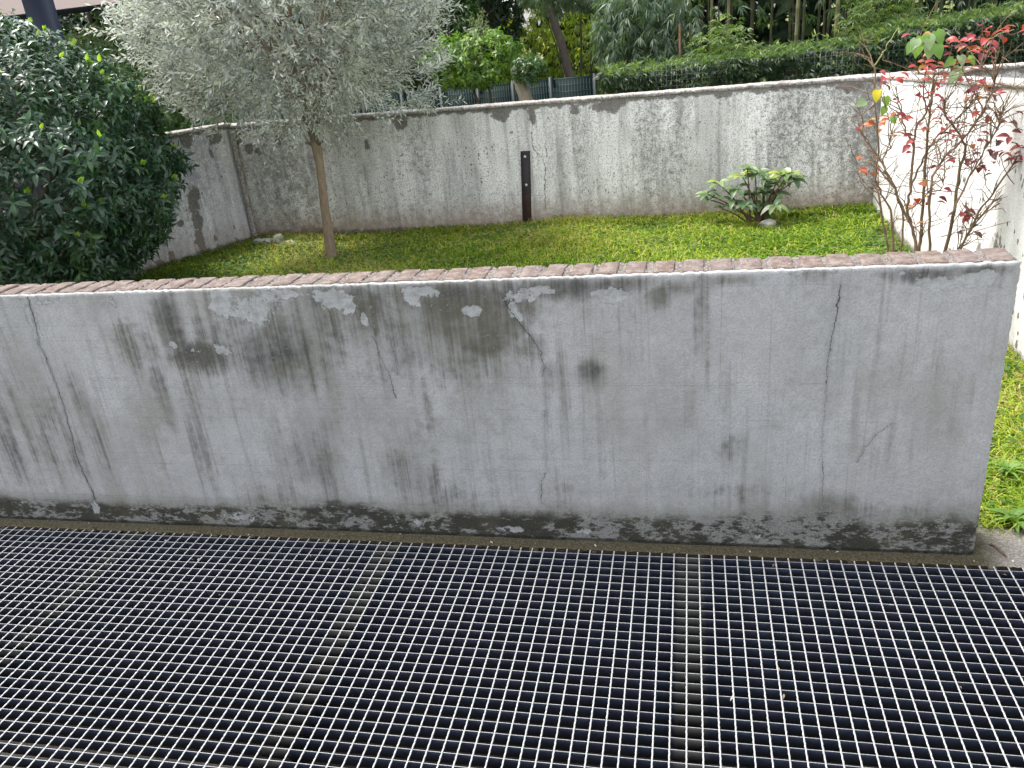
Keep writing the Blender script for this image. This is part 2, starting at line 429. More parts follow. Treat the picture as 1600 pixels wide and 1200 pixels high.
def low_wall_mat():
    n = NT('weathered_plaster'); c = n.coord(); z = n.xyz(c)[2]
    fine = n.noise(c, 240, 3, .65); mid = n.noise(c, 38, 5, .65); big = n.noise(c, 3.2, 4, .55)
    streak = n.noise(n.map(c, (34, 1, 1.5)), 1, 4, .6)
    streak2 = n.noise(n.map(c, (110, 1, 2.2), (3, 0, 1)), 1, 3, .6)
    col = n.mix(n.step(big, .3, .7), (.30, .306, .314), (.355, .361, .369))
    col = n.mix(n.math('MULTIPLY', n.step(n.noise(c, 1.7, 3), .45, .65), .4), col, (.33, .355, .37))
    col = n.mix(n.math('MULTIPLY', n.step(mid, .45, .75), .35), col, (.20, .20, .195))
    col = n.mix(n.math('MULTIPLY', n.step(fine, .42, .62), .45), col, (.19, .19, .19))
    # rain streaks, thin and straight
    st = n.math('MULTIPLY', n.step(streak, .50, .74), n.step(big, .35, .6))
    col = n.mix(n.math('MULTIPLY', st, .5), col, (.115, .112, .10))
    col = n.mix(n.math('MULTIPLY', n.step(streak2, .56, .76), .32), col, (.09, .09, .08))
    # greenish damp film, wide and soft
    damp = n.noise(n.map(c, (2.6, 1, 1.6), (5, 0, 2)), 1, 4, .6)
    col = n.mix(n.math('MULTIPLY', n.step(damp, .46, .66), .42), col, (.145, .14, .11))
    # grime
    s = n.attr('stain')
    var = n.math('ADD', n.math('MULTIPLY', n.math('SUBTRACT', mid, .5), 1.1), n.math('ADD', n.math('MULTIPLY', n.math('SUBTRACT', streak, .5), 1.3), n.math('ADD', n.math('MULTIPLY', n.math('SUBTRACT', streak2, .5), 1.2), n.math('MULTIPLY', n.math('SUBTRACT', n.noise(c, 9, 5, .65), .5), 1.4))))
    e = n.math('ADD', s, n.math('MULTIPLY', var, n.step(s, .0, .35)))
    gcol = n.mix(n.step(n.noise(c, 5, 3), .42, .6), (.040, .041, .042), (.072, .070, .052))
    gcol = n.mix(n.math('MULTIPLY', n.step(fine, .45, .7), .6), gcol, (.11, .11, .108))
    halo_s = n.step(n.math('ADD', s, n.math('MULTIPLY', n.math('SUBTRACT', streak, .5), .5)), .02, 1.0)
    col = n.mix(n.math('MULTIPLY', halo_s, .66), col, (.088, .086, .074))
    f1 = n.step(e, .18, 1.25)
    col = n.mix(n.math('MULTIPLY', f1, .93), col, gcol)
    # white salt crust inside the darkest grime
    salt = n.math('MULTIPLY', n.step(n.noise(c, 85, 4, .75), .60, .66), n.step(e, .75, 1.0))
    col = n.mix(n.math('MULTIPLY', salt, .55), col, (.28, .28, .275))
    # peeled places show the paler undercoat
    p = n.attr('peel')
    pe = n.math('ADD', p, n.math('ADD', n.math('MULTIPLY', n.math('SUBTRACT', n.noise(c, 13, 6, .72), .5), 2.3), n.math('MULTIPLY', n.math('SUBTRACT', n.noise(c, 46, 5, .75), .5), 2.0)))
    pm = n.math('MULTIPLY', n.step(pe, .56, .62), n.step(p, .03, .3))
    rim = n.math('MULTIPLY', n.math('MULTIPLY', n.step(pe, .40, .55), n.math('SUBTRACT', 1, pm)), n.step(p, .05, .4))
    rim = n.math('MULTIPLY', rim, n.step(n.noise(c, 21, 3), .45, .6))
    pcol = n.mix(n.step(n.noise(c, 34, 6, .75), .40, .66), (.315, .33, .335), (.21, .215, .215))
    pcol = n.mix(n.math('MULTIPLY', n.step(fine, .5, .7), .35), pcol, (.13, .13, .13))
    # moss on the foot, flaked
    mo = n.attr('moss')
    me_ = n.math('ADD', mo, n.math('ADD', n.math('MULTIPLY', n.math('SUBTRACT', n.noise(c, 16, 6, .7), .5), .7), n.math('MULTIPLY', n.math('SUBTRACT', n.noise(n.map(c, (3, 1, 1)), 1, 3), .5), .8)))
    mf = n.step(me_, .28, .66)
    mcol = n.mix(n.step(fine, .4, .7), (.014, .014, .011), (.044, .043, .030))
    mcol = n.mix(n.step(n.noise(c, 8, 4), .5, .65), mcol, (.042, .040, .026))
    fl = n.noise(n.map(c, (1, 1, 2.0)), 17, 8, .80)
    fl = n.math('ADD', fl, n.math('MULTIPLY', n.math('SUBTRACT', n.noise(n.map(c, (1, 1, 1), (3, 1, 7)), 3.5, 3), .5), .5))
    flm = n.step(fl, .50, .56)
    mcol = n.mix(n.math('MULTIPLY', flm, .85), mcol, n.mix(n.step(fine, .4, .65), (.23, .23, .225), (.12, .12, .115)))
    col = n.mix(n.math('MULTIPLY', n.step(me_, -.15, .55), .6), col, (.080, .077, .056))
    col = n.mix(n.math('MULTIPLY', mf, .93), col, mcol)
    col = n.mix(n.math('MULTIPLY', rim, .45), col, (.06, .06, .06))
    col = n.mix(n.math('MULTIPLY', pm, .88), col, pcol)
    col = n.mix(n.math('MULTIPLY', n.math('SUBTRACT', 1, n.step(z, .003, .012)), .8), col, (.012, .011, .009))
    # cracks
    wob = n.math('MULTIPLY', n.math('SUBTRACT', n.noise(c, 45, 5, .75), .5), .022)
    tot = None
    for k, wd in enumerate((.0021, .0009, .0012, .0016, .0006, .0006, .0011, .0006, .0004)):
        d = n.math('ABSOLUTE', n.math('ADD', n.attr('crack%d' % k), wob))
        lim = n.math('MULTIPLY', n.math('SUBTRACT', n.math('MULTIPLY', n.noise(c, 6+k, 3), 2.6), .75), wd)
        f = n.math('LESS_THAN', d, lim)
        halo = n.math('MULTIPLY', n.math('SUBTRACT', 1, n.step(d, .001, .014)), (.35 if k == 0 else .15))
        f = n.math('MAXIMUM', f, halo)
        tot = f if tot is None else n.math('MAXIMUM', tot, f)
    col = n.mix(n.math('MULTIPLY', tot, .9), col, (.025, .024, .02))
    h = n.math('ADD', n.math('MULTIPLY', fine, .5), n.math('MULTIPLY', mid, .6))
    h = n.math('SUBTRACT', h, n.math('MULTIPLY', tot, 1.2))
    h = n.math('ADD', h, n.math('MULTIPLY', pm, -.7))
    h = n.math('ADD', h, n.math('MULTIPLY', mf, n.math('MULTIPLY', n.noise(c, 110, 4, .8), 1.6)))
    return n.fin(col, .92, n.bump(h, .7, .005), .2)
LW = empty('low_wall', (-1.7, WY+.06, 0), 'low grey stained plaster wall with brick coping, beside the steel grating', 'garden wall'); LW['kind'] = 'thing'
LO = (-1.7, WY+.06, 0)
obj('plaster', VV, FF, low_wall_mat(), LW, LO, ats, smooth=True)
def mortar_mat():
    n = NT('coarse_mortar'); c = n.coord(); f = n.noise(c, 130, 4, .75); g = n.noise(c, 20, 4)
    col = n.ramp(f, [(.32, (.07, .065, .065)), (.5, (.20, .18, .17)), (.68, (.37, .345, .325))])
    return n.fin(n.mix(n.math('MULTIPLY', g, .3), col, (.3, .22, .18)), .95, n.bump(f, 1, .012), .1)
b = MB()
b.box((-4.3, WY+.0165, -.02), (WX-.003, WB, .80))
# rough bed with an uneven top
nb = 1000
xs = np.linspace(-4.3, WX-.004, nb)
rows = []
for j, y in enumerate(np.linspace(WY+.017, WB-.003, 9)):
    rows.append(np.column_stack([xs, np.full(nb, y), WT-.0058+.0026*fbm(np.column_stack([xs*6, np.full(nb, y*6)]), 25, 11)+rng.normal(0, .0022, nb)]))
rows = [rows[0]*[1, 1, 0]+[0, 0, .8]]+rows+[rows[-1]*[1, 1, 0]+[0, 0, .8]]
i = (np.arange(len(rows)-1)[:, None]*nb+np.arange(nb-1)[None]).ravel()
b.add(np.concatenate(rows), np.stack([i, i+1, i+nb+1, i+nb], 1))
b.build('mortar', mortar_mat(), LW, LO)
def brick_mat():
    n = NT('old_brick'); c = n.coord(); r = n.node('ShaderNodeObjectInfo').outputs['Random']
    v = n.node('ShaderNodeVectorMath', operation='ADD'); n.put(v.inputs[0], c)
    cx = n.node('ShaderNodeCombineXYZ'); n.put(cx.inputs[0], n.math('MULTIPLY', r, 40)); n.put(v.inputs[1], cx.outputs[0]); c = v.outputs[0]
    f = n.noise(n.map(c, (1, .35, 1)), 80, 5, .7); g = n.noise(c, 190, 3, .7); k = n.noise(c, 26, 4, .7)
    col = n.mix(n.step(f, .3, .7), (.10, .070, .058), (.165, .122, .102))
    col = n.mix(n.math('MULTIPLY', r, .6), col, (.14, .118, .110))
    col = n.mix(n.math('MULTIPLY', n.step(k, .42, .62), .8), col, (.215, .182, .165))
    col = n.mix(n.step(g, .56, .68), col, (.12, .095, .095))
    return n.fin(col, .95, n.bump(n.math('ADD', f, g), .8, .006), .12)
BR = brick_mat()
def brick_mesh(seed):
    r = np.random.default_rng(seed)
    hx, hy, hz = .0268, .0555, .034
    xs = np.array([-hx, -hx+.0025, 0, hx-.0025, hx]); ys = np.array([-hy, -hy+.003, -.02, .02, hy-.003, hy])
    V = []; 
    for y in ys:
        for x in xs:
            e = (abs(x) > hx-.001)+(abs(y) > hy-.001)
            V.append((x+r.normal(0, .0009), y+r.normal(0, .0009), hz-.0012*e+r.normal(0, .0009)))
    m, k = len(xs), len(ys)
    F = [(j*m+i, j*m+i+1, (j+1)*m+i+1, (j+1)*m+i) for j in range(k-1) for i in range(m-1)]
    ring = [i for i in range(m)]+[j*m+m-1 for j in range(1, k)]+[(k-1)*m+i for i in range(m-2, -1, -1)]+[j*m for j in range(k-2, 0, -1)]
    base = len(V)
    V += [(V[q][0], V[q][1], -hz) for q in ring]
    F += [(base+q, base+(q+1) % len(ring), ring[(q+1) % len(ring)], ring[q]) for q in range(len(ring))]
    return mesh_np('brick', V, np.array(F), None, False, [BR])
BM = [brick_mesh(s) for s in range(9)]
xb = WX-.032; kb = 0
while xb > -4.28:
    o = link('brick', BM[kb*5 % 9], LW, (xb-LO[0], WY+.018+.0555-LO[1]+random.uniform(-.0015, .0015), WT-.036+random.uniform(-.001, .001)))
    o.rotation_euler = (random.uniform(-.008, .008), random.uniform(-.014, .014), random.uniform(-.03, .03))
    xb -= .0752+random.uniform(-.004, .004); kb += 1

# ---- boundary walls behind the lawn
def old_wall_mat(name, white, grey, dark, streak_amt, speck, brown, blotch=(.5, .62)):
    n = NT(name); c = n.coord()
    fine = n.noise(c, 110, 4, .7); mid = n.noise(c, 20, 6, .7); big = n.noise(c, 2.2, 4, .6)
    st = n.noise(n.map(c, (16, 16, 1.4)), 1, 5, .65); st2 = n.noise(n.map(c, (5, 5, .7), (2, 5, 3)), 1, 4, .6)
    h = n.attr('h'); t = n.attr('t')      # metres above the ground / below the top
    col = n.mix(n.step(st2, .38, .62), white, grey)
    col = n.mix(n.math('MULTIPLY', n.step(st, .46, .7), streak_amt), col, dark)
    m = n.attr('grime_shade'); m_ = m
    e = n.math('ADD', m, n.math('ADD', n.math('MULTIPLY', n.math('SUBTRACT', mid, .5), 1.7), n.math('MULTIPLY', n.math('SUBTRACT', fine, .5), 1.2)))
    col = n.mix(n.math('MULTIPLY', n.step(e, .15, .72), .74), col, dark)
    col = n.mix(n.math('MULTIPLY', n.step(fine, .48, .62), .6), col, (dark[0]*.8, dark[1]*.8, dark[2]*.8))
    # flecks of black lichen, drawn out downwards
    vv = n.node('ShaderNodeTexVoronoi'); n.put(vv.inputs['Vector'], n.map(c, speck[1])); vv.inputs['Scale'].default_value = 1
    rad = n.math('MULTIPLY', n.math('SUBTRACT', n.xyz(vv.outputs['Color'])[0], n.math('SUBTRACT', speck[0], n.math('MULTIPLY', n.math('SUBTRACT', n.noise(c, 2.6, 4, .6), .5), speck[3]))), .62)
    dots = n.math('LESS_THAN', n.math('ADD', vv.outputs['Distance'], n.math('MULTIPLY', n.math('SUBTRACT', n.noise(c, 70, 3, .7), .5), .75)), rad)
    col = n.mix(n.math('MULTIPLY', dots, speck[2]), col, (.05, .048, .045))
    # rough scabs of paler lime
    lime = n.step(n.noise(c, 30, 6, .78), .53, .62)
    col = n.mix(n.math('MULTIPLY', n.math('MULTIPLY', lime, n.step(m_, .05, .3)), .6), col, (.76, .75, .73))
    # ragged bare edge under the coping and hand-sized bare patches
    pt = n.math('ADD', n.attr('bare'), n.math('ADD', n.math('MULTIPLY', n.math('SUBTRACT', n.noise(c, 14, 6, .72), .5), 1.9), n.math('MULTIPLY', n.math('SUBTRACT', n.noise(n.map(c, (9, 9, 3)), 1, 3), .5), .8)))
    bc = n.mix(n.step(fine, .4, .65), (.045, .038, .034), (.23, .21, .19))
    col = n.mix(n.math('MULTIPLY', n.step(pt, .42, .66), .85), col, bc)
    # splash of earth near the ground
    sp = n.math('ADD', n.math('SUBTRACT', 1, n.math('MULTIPLY', h, 3.4)), n.math('MULTIPLY', n.math('SUBTRACT', mid, .5), 1.5))
    col = n.mix(n.math('MULTIPLY', n.step(sp, -.1, 1.0), brown), col, (.27, .20, .15))
    sp2 = n.math('ADD', n.math('SUBTRACT', 1, n.math('MULTIPLY', h, 16.0)), n.math('MULTIPLY', n.math('SUBTRACT', mid, .5), 1.6))
    col = n.mix(n.math('MULTIPLY', n.step(sp2, .1, .7), .75), col, (.07, .062, .04))
    cr = n.math('LESS_THAN', n.math('ABSOLUTE', n.math('ADD', n.attr('crack0'), n.math('MULTIPLY', n.math('SUBTRACT', n.noise(c, 22, 5, .7), .5), .05))), .003)
    col = n.mix(n.math('MULTIPLY', cr, .8), col, (.05, .045, .04))
    hh = n.math('ADD', n.math('MULTIPLY', mid, .6), n.math('MULTIPLY', fine, .4))
    hh = n.math('SUBTRACT', hh, n.math('MULTIPLY', n.step(pt, .52, .60), .8))
    return n.fin(col, .95, n.bump(hh, .5, .01), .12)
def boundary_wall(name, label, p0, p1, ztop, thick, mat, cmat, patches=(), cracks=(), grime_shade=None, top_amt=1.0, side=1):
    V, F, s, z, ns, nz, zt = grid_wall(p0, p1, (ztop[0]-.02, ztop[1]-.02), -.06, .02, 1)
    d = nrm(np.array(p1, float)-np.array(p0, float)); nor = np.array([d[1], -d[0], 0])*side   # towards the viewer
    t = zt-z
    bare = np.clip(1.02-t/.055, 0, 1.)*top_amt
    for (cs, cz, rs, rz, a) in patches: bare = np.maximum(bare, blob(s, z, cs, cz, rs, rz, a))
    g = np.zeros(len(V)) if grime_shade is None else grime_shade(s, z)
    cr = np.full(len(V), .3)
    for q in cracks:
        q = np.array(sorted(q, key=lambda k: k[1])); dd = s-np.interp(z, q[:, 1], q[:, 0])
        cr = np.where((z > q[0, 1]) & (z < q[-1, 1]) & (abs(dd) < abs(cr)), dd, cr)
    V = V+nor*(.006*fbm(np.column_stack([s, z]), 3, 21)+.003*fbm(np.column_stack([s, z]), 16, 22)-.004*np.clip(bare*1.6-.8, 0, 1))[:, None]
    at_ = {'h': z, 't': t, 'bare': bare, 'grime_shade': g, 'crack0': cr}
    org = (float((p0[0]+p1[0])/2), float((p0[1]+p1[1])/2), 0)
    root = empty(name, org, label, 'boundary wall'); root['kind'] = 'thing'
    obj('plaster', V, F, mat, root, org, at_, smooth=True)
    # core and worn rounded top
    n3 = np.array([nor[0], nor[1], 0.])
    P0, P1 = np.array([*p0, 0.]), np.array([*p1, 0.])
    k = int(np.linalg.norm(P1-P0)/.02)+1
    tt = np.linspace(0, 1, k)[:, None]
    base = P0+(P1-P0)*tt; zz = (ztop[0]+(ztop[1]-ztop[0])*tt[:, 0])
    prof = [(.002, -.022), (.009, -.016), (.010, -.004), (.004, .003), (-.03, .006), (-thick*.6, .007), (-thick+.012, .002), (-thick, -.012)]
    rows = []
    for a_, h_ in prof:
        r = base+n3*a_; r = r.copy(); r[:, 2] = zz+h_+.003*fbm(np.column_stack([tt[:, 0]*20, np.full(k, a_*30)]), 4, 31)+rng.normal(0, .0012, k)
        r += n3*rng.normal(0, .0012, k)[:, None]
        rows.append(r)
    i = (np.arange(len(prof)-1)[:, None]*k+np.arange(k-1)[None]).ravel()
    Fc = np.stack([i, i+1, i+k+1, i+k], 1)
    obj('coping', np.concatenate(rows), Fc if side > 0 else Fc[:, ::-1], cmat, root, org)
    b = MB()
    c = []
    for e, zt_ in ((P0, ztop[0]), (P1, ztop[1])):
        for a_ in (-.014, -thick):
            for h_ in (-.1, zt_-.03):
                q = e+n3*a_; c.append((q[0], q[1], h_))
    b.add(c, [(0, 1, 3, 2), (4, 6, 7, 5), (0, 4, 5, 1), (2, 3, 7, 6), (1, 5, 7, 3), (0, 2, 6, 4)])
    b.build('core', cmat, root, org)
    return root, org
def coping_mat():
    n = NT('worn_concrete_top'); c = n.coord(); f = n.noise(c, 60, 5, .75); g = n.noise(c, 9, 5, .7)
    col = n.ramp(f, [(.35, (.10, .09, .085)), (.52, (.36, .34, .32)), (.68, (.62, .60, .57))])
    col = n.mix(n.math('MULTIPLY', n.step(g, .5, .68), .6), col, (.15, .12, .11))
    return n.fin(col, .95, n.bump(f, .9, .01), .1)
CT = coping_mat()
XL, XR = -3.98, 1.375
def bw(px, py):
    p = at(px, py, BY); return p[0]-XL, p[2]
def bwp(px, py, rx, ry, a):
    s_, z = bw(px, py); k = 1/FOC*7.3
    return (s_, z, rx*k, ry*k, a)
back_p = [bwp(*q) for q in ((783, 178, 16, 12, 1.1), (830, 172, 7, 22, .95), (898, 172, 8, 8, .9), (955, 163, 24, 12, 1.05), (935, 168, 14, 8, .9), (770, 170, 30, 8, .9),
    (625, 190, 14, 14, 1), (574, 225, 6, 10, .9), (434, 215, 7, 12, .8), (390, 232, 10, 8, .85), (405, 236, 8, 8, .85), (370, 215, 14, 12, .8), (1050, 148, 20, 8, .9), (1130, 146, 16, 10, .9), (1330, 132, 30, 14, .8), (625, 243, 8, 5, .7), (799, 208, 3, 5, .9), (500, 362, 60, 10, .75), (440, 365, 50, 8, .75))]
def back_grime(s, z):
    x = s+XL
    g = np.interp(x, [-3.9, -2.5, -1.5, -.9, -.2, .4, .9, 1.4], [.20, .14, .02, .08, .20, .24, .32, .44])
    g += np.interp(x, [-3.9, -2.8, -1.9, 1.4], [.12, .05, 0, 0])
    for px, a, wd in ((440, .25, .25), (690, -.25, .12), (660, .25, .14), (860, -.3, .15), (905, .22, .1), (960, -.15, .15), (1010, .2, .12), (1100, -.28, .12), (1060, .15, .1), (1170, -.12, .1), (1230, .15, .2), (1340, .25, .12)):
        g += a*np.exp(-((x-at(px, 240, BY)[0])/wd)**2)
    return np.clip(g*np.clip(.45+z/.8, .5, 1.1), 0, 1)
bcr = [[bw(*q) for q in ((830, 180), (832, 228), (836, 236), (846, 246), (852, 258), (851, 300), (852, 330))], [bw(*q) for q in ((942, 290), (955, 291.5))], [bw(*q) for q in ((850, 222), (855, 240), (852, 258))]]
boundary_wall('back_wall', 'long grey weathered plaster wall behind the lawn, with dark flaked top edge', (XL, BY), (XR+3.4, BY+.02), (.99, .945), .17,
    old_wall_mat('back_wall_plaster', (.78, .77, .745), (.56, .55, .53), (.135, .13, .128), .5, (.64, (42, 42, 30), .65, 1.6), .8), CT, back_p, bcr, back_grime)
lp0 = np.array([-3.83-.48*1.9, 6.5-1.07*1.9]); lp1 = np.array([-3.845, 6.495]); lp1 = lp1+nrm(lp1-lp0)*.05
lw_p = []
for (px, py, rx, ry, a) in ((245, 218, 20, 12, 1), (290, 215, 12, 18, 1.05), (335, 215, 14, 12, 1), (302, 320, 10, 30, .95), (308, 345, 10, 14, 1.1), (312, 375, 9, 20, .95), (324, 400, 7, 12, 1.15), (280, 415, 6, 6, 1), (272, 422, 5, 5, .9), (365, 388, 6, 8, .95), (282, 350, 6, 6, .9), (345, 265, 10, 30, .3), (352, 395, 5, 6, .9), (336, 372, 4, 6, .8), (318, 395, 5, 8, .9), (306, 300, 7, 14, .9), (330, 240, 5, 10, .7), (372, 376, 4, 5, .8), (300, 405, 6, 7, .9), (268, 400, 6, 9, .9), (250, 410, 7, 6, .8)):
    r = ray(px, py); d = lp1-lp0
    A = np.array([[r[0], -d[0]], [r[1], -d[1]]]); t, u = np.linalg.solve(A, lp0)
    lw_p.append((u*np.linalg.norm(d), CAM_H+t*r[2], rx*.0062, ry*.0062, a))
boundary_wall('side_wall', 'short pale wall end with bare dark flakes, running out from behind the dark evergreen shrub', tuple(lp0), tuple(lp1), (1.015, 1.005), .17,
    old_wall_mat('side_wall_plaster', (.80, .79, .79), (.56, .56, .60), (.28, .28, .33), .75, (.62, (24, 24, 16), .7, 1.6), .5), CT, lw_p, (), lambda s, z: np.clip(.62-abs(s-1.65)*.9, 0, .6)*np.clip(z*1.6, .2, 1)+.08, 1.0)
def rw_grime(s, z):
    return np.clip(.30*np.clip((s-1.9)/.8, 0, 1)*np.clip(1-abs(z-.25)*2.5, 0, 1), 0, 1)
boundary_wall('white_wall', 'bright white wall speckled with black mould, behind the red-leaved bush', (1.36, BY-.012), (1.40, 1.2), (.957, 1.25), .16,
    old_wall_mat('white_plaster', (.70, .695, .685), (.62, .615, .605), (.52, .51, .50), .12, (.46, (30, 30, 18), .9, .8), .3), CT, [(2.35, .28, .10, .08, .75), (2.55, .42, .08, .08, .7)], (), rw_grime, .25)
# narrow mortared strip in the left corner
b = MB()
c0 = np.array([-3.80, 6.50]); 
b.tube([(-3.815, 6.505, -.05), (-3.813, 6.505, .4), (-3.816, 6.507, .96)], [.028, .024, .027], 7)
cs = b.build('corner_fillet', CT, smooth=True)
cs.parent = bpy.data.objects['back_wall']; cs.location = tuple(-np.array(bpy.data.objects['back_wall'].location))

# ------------------------------------------------------------------ steel grating
GO = (0, GY1, 0)
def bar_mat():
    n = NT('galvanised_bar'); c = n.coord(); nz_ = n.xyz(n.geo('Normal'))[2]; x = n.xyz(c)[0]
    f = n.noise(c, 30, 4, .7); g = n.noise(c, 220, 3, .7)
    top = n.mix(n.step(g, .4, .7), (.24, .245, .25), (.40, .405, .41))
    grime_shade = n.mix(n.step(f, .35, .65), (.010, .0140, .026), (.019, .026, .046))  # shade between the bars painted into the dark side faces, along with grime
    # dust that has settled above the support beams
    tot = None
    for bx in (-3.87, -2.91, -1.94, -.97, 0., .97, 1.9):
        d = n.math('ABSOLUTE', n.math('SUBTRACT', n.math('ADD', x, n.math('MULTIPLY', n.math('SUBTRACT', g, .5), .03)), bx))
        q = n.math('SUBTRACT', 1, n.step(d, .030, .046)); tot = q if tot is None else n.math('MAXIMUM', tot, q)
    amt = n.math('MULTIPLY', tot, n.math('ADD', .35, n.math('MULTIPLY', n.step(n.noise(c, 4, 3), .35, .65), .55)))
    grime_shade = n.mix(amt, grime_shade, n.mix(f, (.055, .053, .046), (.105, .10, .088)))
    grime_shade = n.mix(n.math('MULTIPLY', n.step(g, .72, .78), .35), grime_shade, (.2, .2, .2))
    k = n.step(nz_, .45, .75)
    return n.fin(n.mix(k, grime_shade, top), n.math('SUBTRACT', .85, n.math('MULTIPLY', k, .35)), None, .25, n.math('MULTIPLY', k, .25))
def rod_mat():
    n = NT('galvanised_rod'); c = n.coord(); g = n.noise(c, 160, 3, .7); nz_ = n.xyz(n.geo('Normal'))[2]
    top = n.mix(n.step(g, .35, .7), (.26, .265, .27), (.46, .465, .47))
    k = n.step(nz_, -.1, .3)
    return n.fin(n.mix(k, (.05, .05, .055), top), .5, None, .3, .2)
gr = empty('steel_grating', GO, 'galvanised steel walkway grating laid flat in front of the low wall', 'grating')
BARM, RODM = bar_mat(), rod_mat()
hb, wb = .033, .0018
def bar_mesh(seed):
    r = np.random.default_rng(seed); k = 60
    xs = np.linspace(GX0, GX1, k)
    V = []
    yo = .0007*np.sin(xs*3.1+seed)+r.normal(0, .00025, k); zo = .0004*np.sin(xs*2.3+seed*2)
    for dy, dz in ((-wb/2, -hb), (-wb/2, -.0008), (-wb/2+.0006, 0), (wb/2-.0006, 0), (wb/2, -.0008), (wb/2, -hb)):
        V.append(np.column_stack([xs, yo+dy, zo+dz]))
    i = (np.arange(6)[:, None]*k+np.arange(k-1)[None]).ravel(); j = (((np.arange(6)+1) % 6)[:, None]*k+np.arange(k-1)[None]).ravel()
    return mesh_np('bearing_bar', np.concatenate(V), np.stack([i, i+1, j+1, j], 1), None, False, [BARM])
BMs = [bar_mesh(s) for s in range(5)]
y = GY1-.008; k = 0
while y > GY0:
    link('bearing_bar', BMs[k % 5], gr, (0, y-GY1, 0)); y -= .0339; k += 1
Lr = GY1-.006-GY0+.02; nseg = int(Lr/.0045)
def rod_mesh(ph):
    t = np.linspace(0, 1, nseg); ang = t*Lr/.034*math.pi*1.0+ph
    V = []
    for q in range(4):
        a_ = ang+q*math.pi/2
        V.append(np.column_stack([.0025*np.cos(a_), -t*Lr, -.0019+.0025*np.sin(a_)]))
    V = np.stack(V, 1).reshape(-1, 3)
    i = np.arange(nseg-1)[:, None]*4; j = np.arange(4)[None]; jn = (j+1) % 4
    F = np.stack([i+j, i+jn, i+4+jn, i+4+j], -1).reshape(-1, 4)
    return mesh_np('cross_rod', V, F, None, False, [RODM])
RMs = [rod_mesh(p) for p in (0, .5, 1.0)]
x = -.0103-.0367*108; k = 0
while x < GX1:
    if x > GX0:
        o = link('cross_rod', RMs[k % 3], gr, (x+random.uniform(-.0006, .0006), .010, .0006))
    x += .0367; k += 1
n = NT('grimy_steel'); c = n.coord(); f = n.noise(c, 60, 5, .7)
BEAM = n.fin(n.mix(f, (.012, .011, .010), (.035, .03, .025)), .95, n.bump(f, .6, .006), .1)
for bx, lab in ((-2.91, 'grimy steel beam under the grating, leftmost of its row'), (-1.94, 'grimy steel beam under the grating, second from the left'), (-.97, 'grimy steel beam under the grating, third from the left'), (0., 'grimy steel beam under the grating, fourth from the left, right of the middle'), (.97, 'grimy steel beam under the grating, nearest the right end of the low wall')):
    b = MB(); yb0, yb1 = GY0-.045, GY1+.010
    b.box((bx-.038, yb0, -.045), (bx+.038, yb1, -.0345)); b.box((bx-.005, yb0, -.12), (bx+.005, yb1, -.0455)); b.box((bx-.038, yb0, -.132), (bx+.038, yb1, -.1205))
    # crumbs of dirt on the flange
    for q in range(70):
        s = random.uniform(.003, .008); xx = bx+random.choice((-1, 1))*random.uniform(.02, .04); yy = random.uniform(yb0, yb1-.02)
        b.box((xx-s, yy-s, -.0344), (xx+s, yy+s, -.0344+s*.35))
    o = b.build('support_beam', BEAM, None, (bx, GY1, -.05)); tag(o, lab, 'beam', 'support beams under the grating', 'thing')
# ------------------------------------------------------------------ grass
def grass_batch(n, x0, x1, y0, y1, hmin, hmax, wid, keep=None):
    P = np.column_stack([rng.uniform(x0, x1, n), rng.uniform(y0, y1, n)])
    den = fbm(P, 1.6, 51)+.6*fbm(P, 5, 52)
    k = rng.random(n) < np.clip(.75+.35*den, .12, 1)
    bare = np.minimum(((P[:, 0]-.80)/.55)**2+((P[:, 1]-6.36)/.16)**2, ((P[:, 0]+2.76)/.22)**2+((P[:, 1]-5.74)/.16)**2)
    bare = np.minimum(bare, ((P[:, 0]-1.25)/.16)**2+((P[:, 1]-5.5)/.9)**2)
    k &= rng.random(n) < np.clip(.12+bare*.75, 0, 1)
    if keep is not None: k &= keep(P)
    P = P[k]; den = den[k]; n = len(P)
    h = rng.uniform(hmin, hmax, n)*np.clip(1+.35*den, .5, 1.6)
    a = rng.uniform(0, 6.28, n); lean = rng.uniform(.7, 2.4, n)
    D = np.column_stack([np.cos(a), np.sin(a), np.zeros(n)]); S = np.column_stack([-np.sin(a), np.cos(a), np.zeros(n)])
    w = (wid*rng.uniform(.6, 1.4, n))[:, None]
    B = np.column_stack([P, lawn_z(P[:, 0], P[:, 1])-.006]); up = np.array([0, 0, 1.])
    m = B+up*(h*.6)[:, None]+D*(h*lean*.3)[:, None]; t = B+up*(h*(1-.25*lean))[:, None]+D*(h*lean*.9)[:, None]
    V = np.stack([B-S*w*.5, B+S*w*.5, m+S*w*.42, m-S*w*.42, t], 1).reshape(-1, 3)
    b = np.arange(n)[:, None]*5
    F = np.concatenate([b+np.array([[0, 1, 2]]), b+np.array([[0, 2, 3]]), b+np.array([[3, 2, 4]])])
    r = np.clip(.5+.3*fbm(P, 2.3, 53)+rng.normal(0, .29, n), 0, 1)
    return V, F, np.repeat(r, 5)
def inside(P):                            # the garden between its walls
    left = -3.83+(P[:, 1]-6.5)*(.48/1.07)
    return (P[:, 0] > left+.02) & (P[:, 0] < 1.36)
parts_ = [grass_batch(62000, -4.4, 1.36, 5.0, BY-.03, .024, .070, .0068, inside),
          grass_batch(16000, -6.2, 1.36, 2.35, 5.0, .03, .06, .006, inside),
          grass_batch(34000, .55, 1.37, 2.26, 4.4, .02, .055, .0042),
          grass_batch(5000, 1.42, 5.0, 2.3, 6.5, .03, .06, .008)]
